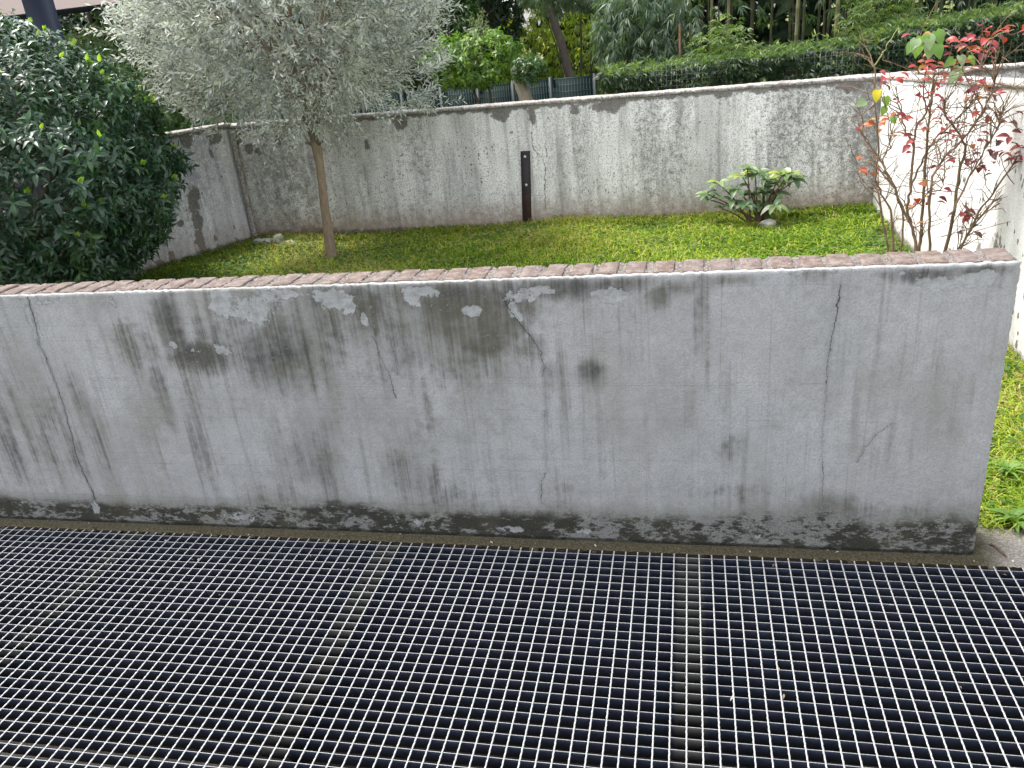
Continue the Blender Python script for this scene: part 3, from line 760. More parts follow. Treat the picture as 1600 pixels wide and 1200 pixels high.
# uncut fringe at the foot of the walls
fr = grass_batch(5200, -3.6, 1.36, BY-.16, BY-.015, .04, .11, .006)
parts_.append(fr)
off = 0; VS, FS, RS = [], [], []
for v, f, r in parts_:
    VS.append(v); FS.append(f+off); RS.append(r); off += len(v)
GRASS = leaf_mat('grass_blades', [(0, (.05, .11, .010)), (.25, (.14, .27, .015)), (.48, (.28, .385, .035)), (.70, (.43, .48, .08)), (.88, (.53, .48, .18)), (1, (.48, .38, .20))], .7, .14, .48, 1.35, tb=(1, 1.05, .5))
tag(obj('grass', np.concatenate(VS), np.concatenate(FS), GRASS, attrs={'rnd': np.concatenate(RS)}), 'short patchy lawn grass between the plaster walls', 'grass', kind='stuff')
# clover and other low round leaves
def clover(n, x0, x1, y0, y1, r0, r1):
    P = np.column_stack([rng.uniform(x0, x1, n), rng.uniform(y0, y1, n)]); P = P[inside(P)]
    den = fbm(P, 2.2, 61)+np.interp(P[:, 0], [-3.5, -1.8, .3, 1.3], [.5, -.1, -.2, .35])
    P = P[rng.random(len(P)) < np.clip(.4+.6*den, 0, 1)]; n = len(P)
    c = np.column_stack([P, lawn_z(P[:, 0], P[:, 1])+rng.uniform(.006, .042, n)])
    nor = nrm(rand_dirs(n)*.45+[0, 0, 1]); u = nrm(np.cross(nor, rand_dirs(n))); v = np.cross(nor, u)
    R = rng.uniform(r0, r1, n)[:, None]
    th = np.arange(6)*math.pi/3
    V = np.stack([c+R*(math.cos(t)*u+math.sin(t)*v) for t in th], 1).reshape(-1, 3)
    b = np.arange(n)[:, None]*6
    F = np.concatenate([b+np.array([[0, 1, 2, 3]]), b+np.array([[0, 3, 4, 5]])])
    return V, F, np.repeat(np.clip(rng.normal(.4, .2, n), 0, 1), 6)
v1 = clover(26000, -4.4, 1.36, 4.9, BY-.02, .006, .014); v2 = clover(3000, .6, 1.36, 2.27, 4.5, .006, .013)
CLOV = leaf_mat('clover', [(0, (.040, .085, .016)), (.5, (.085, .165, .035)), (1, (.19, .30, .05))], .6, .2, .35)
tag(obj('clover', np.concatenate([v1[0], v2[0]]), np.concatenate([v1[1], v2[1]+len(v1[0])]), CLOV, attrs={'rnd': np.concatenate([v1[2], v2[2]])}), 'low clover and small weeds scattered through the lawn', 'clover', kind='stuff')
def weed(name, label, px, py, nl, L, W, up, rr):
    p = onz(px, py, 0); o = empty(name, p, label, 'weed', 'broad leaved weeds at the wall end')
    a = np.arange(nl)*2.4+random.random(); D = np.column_stack([np.cos(a), np.sin(a), np.full(nl, up)+rng.normal(0, .2, nl)])
    Lm = leaf_unit('leaf', CLOVW, rr, .35, .2, W)
    for i in range(nl): place_leaf(Lm, o, p, p+np.array([0, 0, .004]), D[i], [0, 0, 1], L*random.uniform(.7, 1.15))
CLOVW = leaf_mat('weed_leaf', [(0, (.05, .12, .02)), (1, (.15, .26, .045))], .5, .3, .35)
weed('weed', 'bright green upright weed tuft in the grass, farther of two by the wall end', 1573, 745, 14, .085, .16, 1.0, .9)
weed('weed', 'lush low weed rosette in the grass, nearer of two by the wall end', 1580, 818, 20, .075, .26, .55, .6)
weed('weed', 'small weed growing against the grey back wall, right of the big-leaved plant', 1238, 338, 12, .09, .2, 1.0, .7)

# ------------------------------------------------------------------ stones, post, twig
def stone(name, label, px, py, r, mat, grp=None, sq=(1, 1, .6), seed=0):
    p = onz(px, py, 0)
    th, ph = np.meshgrid(np.linspace(0, 2*np.pi, 13)[:-1], np.linspace(.02, np.pi-.02, 8))
    d = np.stack([np.cos(th)*np.sin(ph), np.sin(th)*np.sin(ph), np.cos(ph)], -1).reshape(-1, 3)
    V = d*(r*(1+.22*fbm(d, 1.7, 70+seed)))[:, None]*np.array(sq)+p+np.array([0, 0, r*sq[2]*.45])
    i = np.arange(7)[:, None]*12; j = np.arange(12)[None]; jn = (j+1) % 12
    o = obj(name, V, np.stack([i+j, i+12+j, i+12+jn, i+jn], -1).reshape(-1, 4), mat, None, p, smooth=True)
    return tag(o, label, 'stone', grp)
def stone_mat(name, a, b_):
    n = NT(name); c = n.coord(); f = n.noise(c, 25, 5, .7)
    return n.fin(n.mix(n.step(f, .35, .65), a, b_), .9, n.bump(f, .5, .01), .2)
ST1, ST2 = stone_mat('pale_stone', (.30, .29, .27), (.50, .48, .45)), stone_mat('mossy_stone', (.16, .19, .10), (.36, .36, .30))
gs = 'stones in the left corner of the lawn'
stone('stone', 'pale brown stone lying in the wall corner, leftmost of the row', 405, 381, .055, ST1, gs, (1.25, .8, .55), 1)
stone('stone', 'smooth light grey stone in the corner row, between the brown and the mossy stone', 419, 382, .062, ST1, gs, (1.3, .8, .6), 2)
stone('stone', 'largest mossy green stone standing upright in the corner row', 437, 382, .07, ST2, gs, (1, .75, .95), 3)
stone('stone', 'low pale stone at the right end of the corner row', 452, 383, .06, ST1, gs, (1.35, .8, .5), 4)
stone('stone', 'grey rock with a pale top at the foot of the big-leaved plant', 1198, 356, .058, ST1, None, (1.15, .8, .75), 9)
stone('stone', 'small white stone on the lawn below the olive trunk', 518, 413, .022, ST1, None, (1, 1, .6), 6)
stone('stone', 'small white stone on the shaded lawn left of the olive', 423, 418, .02, ST1, None, (1, 1, .6), 7)
for k, (px, py, r, lab) in enumerate(((1596, 548, .05, 'pinkish pebble in the grass past the wall end, nearest of its heap'), (1599, 527, .045, 'pale pebble past the wall end, middle of its heap'), (1601, 505, .05, 'dark pebble past the wall end, farthest of its heap'))):
    stone('pebble', lab, px, py, r, (stone_mat('pink_stone', (.42, .32, .27), (.55, .46, .40)), ST1, ST2)[k], 'pebbles past the wall end', (1, .8, .7), 10+k)
# rusty post: a U channel bolted upright
pb = onz(824, 353, 0); pt = at(820.5, 236, pb[1]-.01)
po = empty('rusty_post', pb, 'dark rusty steel post standing upright on the lawn against the back wall', 'post')
n = NT('rusty_steel'); c = n.coord(); f = n.noise(c, 30, 5, .7); z = n.xyz(c)[2]
RUST = n.fin(n.mix(n.step(n.math('ADD', n.math('MULTIPLY', z, 1.3), n.math('MULTIPLY', f, .8)), .35, .95), n.mix(f, (.085, .042, .036), (.06, .034, .03)), (.020, .016, .018)), .7, n.bump(f, .3, .004), .35)
hw = .039; dz = pt[2]; lx = pt[0]-pb[0]
def pq(x, y, z): return (pb[0]+x+lx*z/dz, pb[1]+y, z)
def prism(b, x0, x1, y0, y1, z0, z1):
    b.add([pq(x0, y0, z0), pq(x1, y0, z0), pq(x1, y1, z0), pq(x0, y1, z0), pq(x0, y0, z1), pq(x1, y0, z1), pq(x1, y1, z1), pq(x0, y1, z1)],
          [(0, 3, 2, 1), (4, 5, 6, 7), (0, 1, 5, 4), (1, 2, 6, 5), (2, 3, 7, 6), (3, 0, 4, 7)])
b = MB(); prism(b, -hw, hw, -.006, 0, -.05, dz); prism(b, -hw, -hw+.006, .0003, .05, -.05, dz-.002); prism(b, hw-.006, hw, .0003, .05, -.05, dz-.002)
b.build('channel', RUST, po, pb)
b = MB(); th = np.linspace(0, np.pi, 9)
b.add([pq(.02*math.cos(t)-.002, .02, dz-.001+.016*math.sin(t)) for t in th]+[pq(.02*math.cos(t)-.002, .044, dz-.001+.016*math.sin(t)) for t in th], [(i, i+1, i+10, i+9) for i in range(8)])
b.build('hook', RUST, po, pb)
n = NT('zinc_bolt'); ZN = n.fin((.62, .61, .6), .4, None, .5, .5)
for zz, xo in ((dz-.045, -.004), (dz-.27, .001)):
    b = MB(); b.tube([pq(xo, -.006, zz), pq(xo, -.013, zz), pq(xo, -.0135, zz)], [.011, .010, .003], 8)
    b.build('bolt', ZN, po, pb)
TWIG = bark_mat('dry_twig_bark', (.05, .035, .025), (.14, .10, .07), (90, 90, 90))
b = MB(); q = [onz(x, y, h) for x, y, h in ((1546, 852, .006), (1553, 853, .010), (1561, 860, .013), (1568, 866, .012), (1574, 871, .007))]
b.tube(q, [.002, .004, .005, .004, .002], 6); q2 = [q[1], onz(1549, 850, .016), onz(1543, 851, .012)]
b.tube(q2, [.003, .0025, .001], 5)
tag(b.build('dry_twig', TWIG, None, q[2]), 'short curled dry twig lying on the gritty kerb by the wall end', 'twig')

# crumbs of dry leaf and petals caught on the grating and the kerb
LIT = leaf_mat('dry_litter', [(0, (.10, .07, .045)), (.5, (.24, .19, .13)), (1, (.52, .50, .46))], .8, .2, .2)
q = 46; P = np.column_stack([rng.uniform(-2.4, .95, q), rng.uniform(1.15, 2.03, q), np.full(q, .0015)])
k = rng.random(q) < .45; P[k, 1] = rng.uniform(2.06, 2.11, k.sum()); P[k, 2] = .001
foliage('leaf_litter', None, (0, GY1, 0), LIT, P, rand_dirs(q)*[1, 1, .25], rand_dirs(q)*.3+[0, 0, 1], rng.uniform(.006, .016, q), rng.uniform(.003, .007, q))
tag(bpy.data.objects['leaf_litter'], 'tiny dry leaf crumbs caught on the grating and kerb', 'litter')

# ------------------------------------------------------------------ olive tree
OP = onz(517, 403, 0)
ol = empty('olive_tree', OP, 'young olive tree with a slim bare trunk and a round silvery crown', 'tree')
OB = bark_mat('olive_bark', (.17, .125, .085), (.30, .235, .165), (50, 50, 14))
OBR = bark_mat('olive_branch_bark', (.12, .10, .075), (.24, .20, .155), (60, 60, 20))
tk = [at(px, py, OP[1]+dy) for px, py, dy in ((518, 408, 0), (516, 385, 0), (512, 355, .01), (507, 320, .01), (503, 285, 0), (499, 255, -.01), (495, 232, 0), (490, 214, .01))]
b = MB(); b.tube(tk, [.052, .043, .037, .034, .032, .032, .038, .030], 12)
tv = np.concatenate(b.V); tv += (.005*fbm(tv, 16, 81))[:, None]*rand_dirs(len(tv)); b.V = [tv]
b.build('trunk', OB, ol, OP, smooth=True)
top = tk[-2]
cc = np.array([-2.80, OP[1]+.05, 1.72]); cr_ = np.array([1.10, 1.0, .92])
b = MB(); tips = []
def limb(p0, p1, r0, r1, wob=.06, k=7):
    t = np.linspace(0, 1, k)[:, None]
    d = p1-p0; L = np.linalg.norm(d)
    o = np.cumsum(rng.normal(0, wob*L/k*2, (k, 3)), 0); o -= o[-1]*t; o[0] = 0
    arch = np.array([0, 0, .14*L])*np.sin(t*np.pi)
    pts = p0+d*t+o+arch
    b.tube(pts, np.linspace(r0, r1, k), 6)
    return pts
mains = []
for k in range(9):
    a = k*2*np.pi/9+random.uniform(-.25, .25); e = random.uniform(.15, 1.3)
    p1 = cc+np.array([math.cos(a)*math.cos(e), math.sin(a)*math.cos(e), math.sin(e)*.9])*cr_*random.uniform(.6, .8)
    mains.append(limb(top+np.array([0, 0, random.uniform(-.03, .04)]), p1, .021, .008))
# a few stubs at the fork
for s_ in (-1, 1): limb(top, top+np.array([.07*s_, -.03, .05]), .016, .010, .03, 4)
subs = []
for m in mains:
    for q in range(9):
        p0 = m[random.randint(2, 6)]
        d = nrm(rng.normal(size=3)+[0, 0, .15]); p1 = p0+d*random.uniform(.3, .6)
        v = (p1-cc)/cr_; L = np.linalg.norm(v)
        if L > .95: p1 = cc+v/L*.95*cr_
        subs.append(limb(p0, p1, .007, .003, .09, 6))
b.build('branches', OBR, ol, OP, smooth=True)
PP, DD, NN, LL, RR = [], [], [], [], []
tw = MB()
def spray(p0, d, L, pairs, scale=1.0):
    k = 6; t = np.linspace(0, 1, k)[:, None]
    droop = np.array([0, 0, -1.])*random.uniform(-.02, .10)
    pts = p0+d*L*t+droop*t**2*L+np.cumsum(rng.normal(0, .006, (k, 3)), 0)
    tw.tube(pts, np.linspace(.0022, .0009, k), 3)
    T = nrm(np.gradient(pts, axis=0))
    base_r = np.clip(rng.normal(.45, .28), 0, 1)
    a0 = random.uniform(0, 6.28)
    for i in range(pairs):
        f = (i+.6)/pairs*(k-1); j = min(int(f), k-2); p = pts[j]+(pts[j+1]-pts[j])*(f-j); tt = T[j]
        u = nrm(np.cross(tt, [.3, .2, 1])); v = np.cross(tt, u)
        a = a0+(i % 2)*1.57+random.uniform(-.4, .4)
        for sgn in (0, math.pi):
            o = u*math.cos(a+sgn)+v*math.sin(a+sgn)
            D = nrm(tt*random.uniform(.5, 1.2)+o*random.uniform(.6, 1.0))
            PP.append(p); DD.append(D); NN.append(nrm(np.cross(np.cross(D, tt), D)+rng.normal(0, .3, 3)))
            LL.append(random.uniform(.045, .072)*scale*(1-.25*(i/pairs))); RR.append(np.clip(base_r+rng.normal(0, .15), 0, 1))
def crown_r(d):                          # uneven outline
    return 1+.10*fbm(np.atleast_2d(d), 2.6, 91)[0]
for q in range(3050):
    d = nrm(rng.normal(size=3)); d[2] = abs(d[2])*random.choice((1, 1, -.75)); d = nrm(d)
    rad = random.uniform(.45, .97)**.6*crown_r(d)
    if d[2] < 0: rad *= np.interp(-d[2], [0, .75], [1, .82])
    p0 = cc+d*cr_*rad
    dirn = nrm(d*.9+rng.normal(0, .55, 3)+[0, 0, .15])
    spray(p0, dirn, random.uniform(.14, .30), random.randint(7, 11))
# long sprays that leave the outline
for (px, py, px2, py2) in ((640, 110, 700, 60), (650, 130, 692, 92), (655, 120, 712, 78), (640, 170, 712, 140), (660, 150, 690, 128), (600, 60, 690, 50), (610, 30, 655, 5), (300, 60, 238, 30), (300, 90, 228, 45), (290, 120, 240, 105), (310, 170, 250, 142), (330, 180, 280, 175), (340, 190, 300, 182), (300, 140, 235, 150), (420, 200, 370, 205), (520, 200, 560, 205), (460, 195, 450, 222), (430, 190, 400, 215), (540, 190, 540, 215), (600, 180, 640, 185), (640, 150, 680, 170)):
    y0 = OP[1]+random.uniform(-.5, .2); p0 = at(px, py, y0); p1 = at(px2, py2, y0-.05); d = p1-p0
    for q in range(3): spray(p0+rng.normal(0, .035, 3), nrm(nrm(d)+rng.normal(0, .12, 3)), np.linalg.norm(d)*random.uniform(.75, 1.0), 13)
tw.build('twigs', OBR, ol, OP)
OLV = leaf_mat('olive_leaf', [(0, (.20, .235, .21)), (.4, (.42, .46, .42)), (.75, (.58, .61, .57)), (1, (.56, .60, .47))], .42, .45, .35, .95, tb=(1, 1.02, .88), under=(.62, .65, .61))
print('olive leaves', len(PP))
foliage('leaves', ol, OP, OLV, PP, DD, NN, np.array(LL), np.array(LL)*.25, .06, .1, np.array(RR))

# ------------------------------------------------------------------ dark evergreen shrub on the left
def rosettes(cen, rad, lump, seed, n, nl, L, W, inner=True, out_bias=.9, zmin=None, droop=.35):
    r = np.random.default_rng(seed)
    d = nrm(r.normal(size=(n, 3)))
    s = 1+lump*fbm(d, 2.4, seed)+lump*.5*fbm(d, 6.5, seed+1)
    lay = np.where(r.random(n) < .68, r.uniform(.94, 1.04, n), r.uniform(.6, .94, n)) if inner else r.uniform(.94, 1.05, n)
    c = cen+d*rad*(s*lay)[:, None]
    if zmin is not None:
        k = c[:, 2] > zmin; c, d = c[k], d[k]; n = len(c)
    ax = nrm(d*out_bias+r.normal(0, .35, (n, 3))+[0, 0, .35])
    u = nrm(np.cross(ax, r.normal(size=(n, 3)))); v = np.cross(ax, u)
    P, D, N, Ls, R = [], [], [], [], []
    cr0 = np.clip(r.normal(.4, .18, n), 0, .8)
    for i in range(nl):
        a = i*2.4+r.uniform(0, .8, n); o = u*np.cos(a)[:, None]+v*np.sin(a)[:, None]
        el = r.uniform(.15, .9, n)[:, None]
        Di = nrm(o+ax*el-np.array([0, 0, droop])*r.uniform(.3, 1.3, n)[:, None])
        P.append(c-ax*(.012*i)); D.append(Di); N.append(nrm(ax+np.array([0, 0, .5])+r.normal(0, .2, (n, 3))))
        Ls.append(L*r.uniform(.7, 1.15, n)); R.append(np.clip(cr0+r.normal(0, .1, n), 0, 1))
    return np.concatenate(P), np.concatenate(D), np.concatenate(N), np.concatenate(Ls), np.concatenate(R)
SC = np.array([-4.47, 4.42, .90]); SR = np.array([1.25, 1.15, .98])
SP = np.array([SC[0], SC[1], 0])
sh = empty('evergreen_shrub', SP, 'big rounded dark evergreen shrub with glossy leaves, left behind the low wall', 'shrub')
CAM_LEAF = leaf_mat('glossy_dark_leaf', [(0, (.018, .046, .026)), (.5, (.032, .080, .038)), (.85, (.062, .135, .045)), (1, (.09, .18, .05))], .33, .5, .18, 1.7)
YOUNG = leaf_mat('young_leaf', [(0, (.13, .26, .03)), (1, (.30, .42, .05))], .4, .4, .45, 1.4)
P, D, N, L, R = rosettes(SC, SR, .085, 301, 8200, 6, .070, .03, zmin=.0, droop=.5)
tap = np.interp(P[:, 2], [0, .25, .6, .95], [.68, .78, .92, 1.0]); P[:, 0] = SC[0]+(P[:, 0]-SC[0])*tap
cam_v = nrm(np.array([0, 0, CAM_H])-P)
# nearest outer leaves are separate pieces
ell = (((P-SC)/SR)**2).sum(1); dist = np.linalg.norm(P-[0, 0, CAM_H], axis=1)
score = dist+np.where(ell > .95, 0, 2)+np.where(P[:, 2] < .25, 2, 0)-.6*(nrm(N)*cam_v).sum(1)
order = np.argsort(score); single = order[:280]; rest = order[280:]
LM = [leaf_unit('leaf', CAM_LEAF, rr, .22, .2, .37) for rr in (.1, .3, .45, .6, .8)]
for i in single: place_leaf(LM[min(4, int(R[i]*5))], sh, SP, P[i], D[i], N[i], L[i]*1.08)
foliage('leaves', sh, SP, CAM_LEAF, P[rest], D[rest], N[rest], L[rest], L[rest]*.36, .2, .2, R[rest])
# pale new shoots at the surface
YM = [leaf_unit('young_leaf', YOUNG, rr, .1, .3, .5) for rr in (.1, .5, .9)]
sel = [i for i in order[:6000] if ell[i] > .97 and P[i][2] > .4][::55][:80]
for i in sel:
    ax = nrm(nrm((P[i]-SC)/SR)+np.array([0, 0, .9]))
    for k in range(random.choice((1, 1, 2, 3))):
        d = nrm(ax+rng.normal(0, .35, 3)); place_leaf(random.choice(YM), sh, SP, P[i]+ax*.03, d, nrm(np.array([0, 0, CAM_H])-P[i]+rng.normal(0, .6, 3)), random.uniform(.035, .052), 'young_leaf')
b = MB()
for k in range(16):
    a = random.uniform(0, 6.28); q = SC+np.array([math.cos(a)*.95, math.sin(a)*.8, random.uniform(-.2, .6)])
    m_ = SP+(q-SP)*.5+np.array([0, 0, .15])
    b.tube([SP+rng.normal(0, .06, 3)*[1, 1, 0]-[0, 0, .03], m_, q], [.02, .014, .006], 6)
b.build('stems', OBR, sh, SP)

# ------------------------------------------------------------------ big-leaved plant in front of the back wall
RP = onz(1183, 352, 0)
rh = empty('big_leaved_plant', RP, 'knee-high plant with large pale green leaves in front of the back wall', 'plant')
RL = leaf_mat('large_green_leaf', [(0, (.055, .11, .045)), (.45, (.10, .17, .075)), (.75, (.20, .27, .10)), (.9, (.31, .35, .06)), (1, (.50, .52, .40))], .42, .4, .25, 1.4)
RLm = {r_: leaf_unit('leaf', RL, r_, .22, .22, .40) for r_ in (.15, .4, .6, .75, .9, 1.0)}
RST = bark_mat('plant_stem', (.07, .045, .03), (.15, .11, .07), (60, 60, 20))
whorls = [(1122, 283, .75, 5), (1106, 300, .6, 4), (1108, 308, .4, 3), (1160, 272, .75, 6), (1168, 262, .4, 6), (1180, 270, .6, 6), (1196, 276, .4, 6), (1150, 292, .4, 5), (1128, 322, .15, 2), (1178, 300, .4, 5),
          (1192, 298, .4, 5), (1200, 312, .15, 4), (1214, 300, .4, 5), (1222, 271, .9, 6), (1212, 284, .6, 5), (1234, 268, .75, 5), (1243, 277, .4, 5), (1190, 318, .4, 4), (1165, 318, .15, 4), (1210, 318, .6, 4), (1145, 310, .15, 3), (1198, 330, .15, 3), (1228, 282, .4, 4)]
bs = [RP+np.array([dx, dy, 0]) for dx, dy in ((-.05, 0), (0, -.02), (.04, .02), (.02, .03))]
b = MB()
for k, (px, py, r_, nl) in enumerate(whorls):
    q = at(px, py+4, RP[1]+random.uniform(-.16, .14)); s0 = bs[k % 4]
    m_ = s0+(q-s0)*np.array([.35, .35, .6])
    t = np.linspace(0, 1, 7)[:, None]; b.tube((1-t)**2*s0+2*t*(1-t)*m_+t**2*q, np.linspace(.009, .004, 7), 6)
    ax = nrm((q-s0)*np.array([.6, .6, .5])+[0, 0, .25])
    nl = int(nl*1.5)
    for i in range(nl):
        a = i*2*math.pi/nl+random.uniform(-.35, .35)
        o = nrm(np.array([math.cos(a), math.sin(a), 0])); d = nrm(o+ax*.35+[0, 0, random.uniform(-.75, .25)])
        rr = min([q_ for q_ in RLm if q_ < 1], key=lambda z: abs(z-(r_+random.uniform(-.25, .2))))
        if random.random() < .05: rr = 1.0
        place_leaf(RLm[rr], rh, RP, q, d, nrm(np.array([0, -.35, 1])), random.uniform(.085, .125))
b.build('stem', RST, rh, RP)

# ------------------------------------------------------------------ red-leaved bush by the white wall
QY = 3.9; QP = at(1440, 400, QY)*[1, 1, 0]
ro = empty('red_leaved_bush', QP, 'sparse twiggy rose-like bush with red and orange leaves by the white wall', 'bush')
CANE = bark_mat('bush_cane', (.085, .055, .036), (.24, .165, .105), (70, 70, 20))
GCANE = bark_mat('green_cane', (.20, .21, .09), (.34, .33, .16), (70, 70, 20))
canes = [
 ([(1432, 395), (1428, 360), (1417, 330), (1422, 297), (1427, 230), (1432, 197), (1447, 173), (1460, 140), (1458, 118)], .010, 0),
 ([(1436, 395), (1440, 363), (1445, 270), (1450, 203), (1455, 157), (1459, 118)], .011, .05),
 ([(1453, 395), (1452, 313), (1457, 277), (1477, 243), (1500, 223), (1520, 197), (1537, 173), (1553, 133), (1550, 117), (1533, 103), (1537, 78)], .008, -.1),
 ([(1477, 392), (1490, 330), (1500, 263), (1510, 230), (1497, 207), (1477, 183), (1473, 150)], .011, .1),
 ([(1389, 397), (1373, 307), (1367, 283), (1373, 230), (1367, 163), (1367, 103), (1353, 88), (1343, 70)], .007, -.05),
 ([(1395, 397), (1392, 330), (1380, 307), (1367, 280)], .009, 0),
 ([(1408, 395), (1410, 330), (1397, 290), (1373, 247), (1350, 217), (1348, 190)], .007, .08),
 ([(1500, 393), (1530, 330), (1560, 290), (1583, 257), (1600, 217), (1612, 200)], .007, 0),
 ([(1493, 395), (1513, 363), (1533, 337), (1567, 313), (1590, 285)], .006, .12),
 ([(1428, 362), (1400, 297), (1385, 270), (1378, 250), (1390, 230), (1392, 190)], .007, -.1),
 ([(1422, 297), (1440, 250), (1462, 215), (1490, 190), (1512, 170), (1530, 150)], .006, .1),
 ([(1490, 330), (1512, 280), (1535, 240), (1560, 200), (1567, 165)], .006, -.12),
 ([(1427, 230), (1410, 190), (1404, 160), (1400, 130)], .005, .05),
 ([(1447, 173), (1442, 140), (1448, 108), (1440, 85), (1436, 60), (1462, 5)], .004, .02),
 ([(1417, 330), (1436, 318), (1450, 300), (1470, 297), (1478, 275)], .005, -.05),
 ([(1367, 103), (1385, 72), (1404, 42)], .004, -.05),
 ([(1537, 78), (1545, 62), (1565, 52), (1583, 47)], .004, -.1),
 ([(1537, 173), (1524, 150), (1505, 110), (1500, 70)], .004, -.05),
 ([(1367, 163), (1345, 180), (1325, 183), (1313, 188)], .004, -.05),
 ([(1373, 247), (1340, 255), (1328, 230), (1320, 215)], .003, -.02)]
b = MB(); gb = MB(); cl_pts = []
for k, (pl, r0, dy) in enumerate(canes):
    pts = [at(px, py, QY+dy+.02*math.sin(i*1.7+k)) for i, (px, py) in enumerate(pl)]
    if pl[0][1] > 385: pts = [QP+np.array([(pts[0][0]-QP[0])*.55, dy*.6, -.03])]+pts
    pts = np.array(pts); kk = len(pts); t = np.linspace(0, kk-1, kk*4)
    f = np.column_stack([np.interp(t, np.arange(kk), pts[:, c_]) for c_ in range(3)])+rng.normal(0, .0022, (len(t), 3))
    (gb if k in (15, 16) else b).tube(f, np.linspace(r0*.8, r0*.32, len(t)), 6)
    cl_pts.append(f)
gb.build('green_cane', GCANE, ro, QP)
# side twigs, forking twice
TW_ENDS = []
for q in range(300):
    f = cl_pts[random.choice((0, 1, 2, 2, 3, 4, 5, 6, 7, 7, 8, 8, 9, 10, 10, 11, 11, 12, 14))]; i = random.randint(len(f)//6, len(f)-2)
    p = f[i]; d = nrm(nrm(f[i+1]-f[i])*.7+rng.normal(0, .55, 3)*[1, .7, 1]+[0, 0, .25]); L = random.uniform(.07, .22)
    pts = [p]
    for s_ in range(4):
        d = nrm(d+rng.normal(0, .25, 3)); pts.append(pts[-1]+d*L/4)
    b.tube(pts, np.linspace(.0024, .001, 5), 4)
    for fk in range(random.choice((0, 1, 2))):
        p2 = pts[random.randint(2, 4)]; d2 = nrm(d+rng.normal(0, .6, 3)); b.tube([p2, p2+d2*L*.3, p2+nrm(d2+rng.normal(0, .3, 3))*L*.55], [.0018, .0014, .0008], 3)
    if pts[-1][2] > .35: TW_ENDS.append(pts[-1])
b.build('canes', CANE, ro, QP)
RED = leaf_mat('red_leaf', [(0, (.38, .055, .05)), (.3, (.30, .045, .055)), (.5, (.15, .03, .038)), (.7, (.10, .045, .045)), (.85, (.42, .12, .05)), (1, (.46, .24, .10))], .38, .4, .35, 1.3)
GRL = leaf_mat('bush_green_leaf', [(0, (.12, .24, .05)), (.5, (.20, .34, .05)), (.8, (.27, .36, .20)), (1, (.62, .52, .02))], .4, .4, .35, 1.3)
RDm = {k: leaf_unit('red_leaf', RED, v_, .18, .2, .58) for k, v_ in dict(r=.05, d=.3, m=.5, k=.7, o=.86, p=1.0).items()}
GRm = {k: leaf_unit('green_leaf', GRL, v_, .18, .12, .8, True) for k, v_ in dict(g=.1, l=.5, w=.8, y=1.0).items()}
lv = [(1400, 118, 'r', 4), (1388, 126, 'd', 4), (1447, 62, 'o', 2), (1437, 64, 'p', 2), (1455, 66, 'p', 2), (1445, 88, 'o', 3), (1456, 100, 'd', 3), (1440, 103, 'o', 3), (1446, 107, 'r', 3), (1462, 108, 'r', 3), (1441, 140, 'm', 3), (1450, 140, 'r', 3), (1448, 158, 'r', 3), (1461, 152, 'd', 3),
 (1495, 75, 'r', 4), (1503, 88, 'o', 3), (1500, 66, 'd', 3), (1513, 80, 'r', 3), (1522, 56, 'r', 4), (1535, 53, 'r', 4), (1547, 56, 'd', 3), (1560, 44, 'r', 3), (1574, 47, 'd', 3), (1585, 48, 'r', 3), (1540, 66, 'd', 4), (1530, 72, 'r', 3), (1490, 84, 'd', 3), (1527, 108, 'd', 3), (1543, 99, 'd', 3), (1550, 100, 'r', 2), (1527, 128, 'o', 3), (1540, 128, 'm', 4), (1532, 140, 'o', 3), (1575, 142, 'd', 2), (1560, 138, 'm', 2), (1530, 147, 'o', 3),
 (1407, 162, 'r', 2), (1480, 120, 'o', 2), (1476, 118, 'd', 2), (1490, 203, 'r', 4), (1502, 200, 'd', 2), (1480, 196, 'm', 2), (1341, 267, 'o', 3), (1354, 264, 'r', 2), (1366, 262, 'o', 2), (1408, 222, 'd', 4), (1418, 224, 'd', 3), (1395, 188, 'o', 4), (1386, 192, 'o', 3), (1402, 186, 'r', 3), (1420, 188, 'o', 3), (1456, 182, 'o', 3), (1450, 193, 'd', 3), (1360, 200, 'o', 3), (1354, 196, 'p', 2),
 (1545, 178, 'r', 3), (1556, 181, 'r', 2), (1540, 154, 'm', 3), (1525, 157, 'm', 3), (1572, 205, 'd', 4), (1583, 195, 'm', 4), (1594, 185, 'm', 4), (1562, 222, 'k', 4), (1590, 236, 'd', 5), (1600, 222, 'm', 4), (1546, 236, 'm', 4), (1536, 215, 'd', 3), (1519, 222, 'o', 2), (1522, 262, 'm', 4), (1535, 269, 'k', 3), (1542, 262, 'm', 3), (1598, 245, 'm', 4), (1598, 208, 'k', 3), (1580, 230, 'm', 3), (1574, 240, 'd', 3),
 (1510, 331, 'd', 4), (1500, 333, 'r', 3), (1517, 337, 'm', 4), (1440, 313, 'r', 3), (1434, 318, 'd', 3), (1418, 327, 'o', 3), (1452, 300, 'k', 2), (1463, 300, 'm', 3), (1477, 272, 'd', 2), (1503, 252, 'd', 3), (1470, 248, 'm', 3), (1523, 358, 'k', 3), (1437, 350, 'p', 2), (1383, 122, 'k', 2), (1415, 228, 'r', 2)]
nred = 0
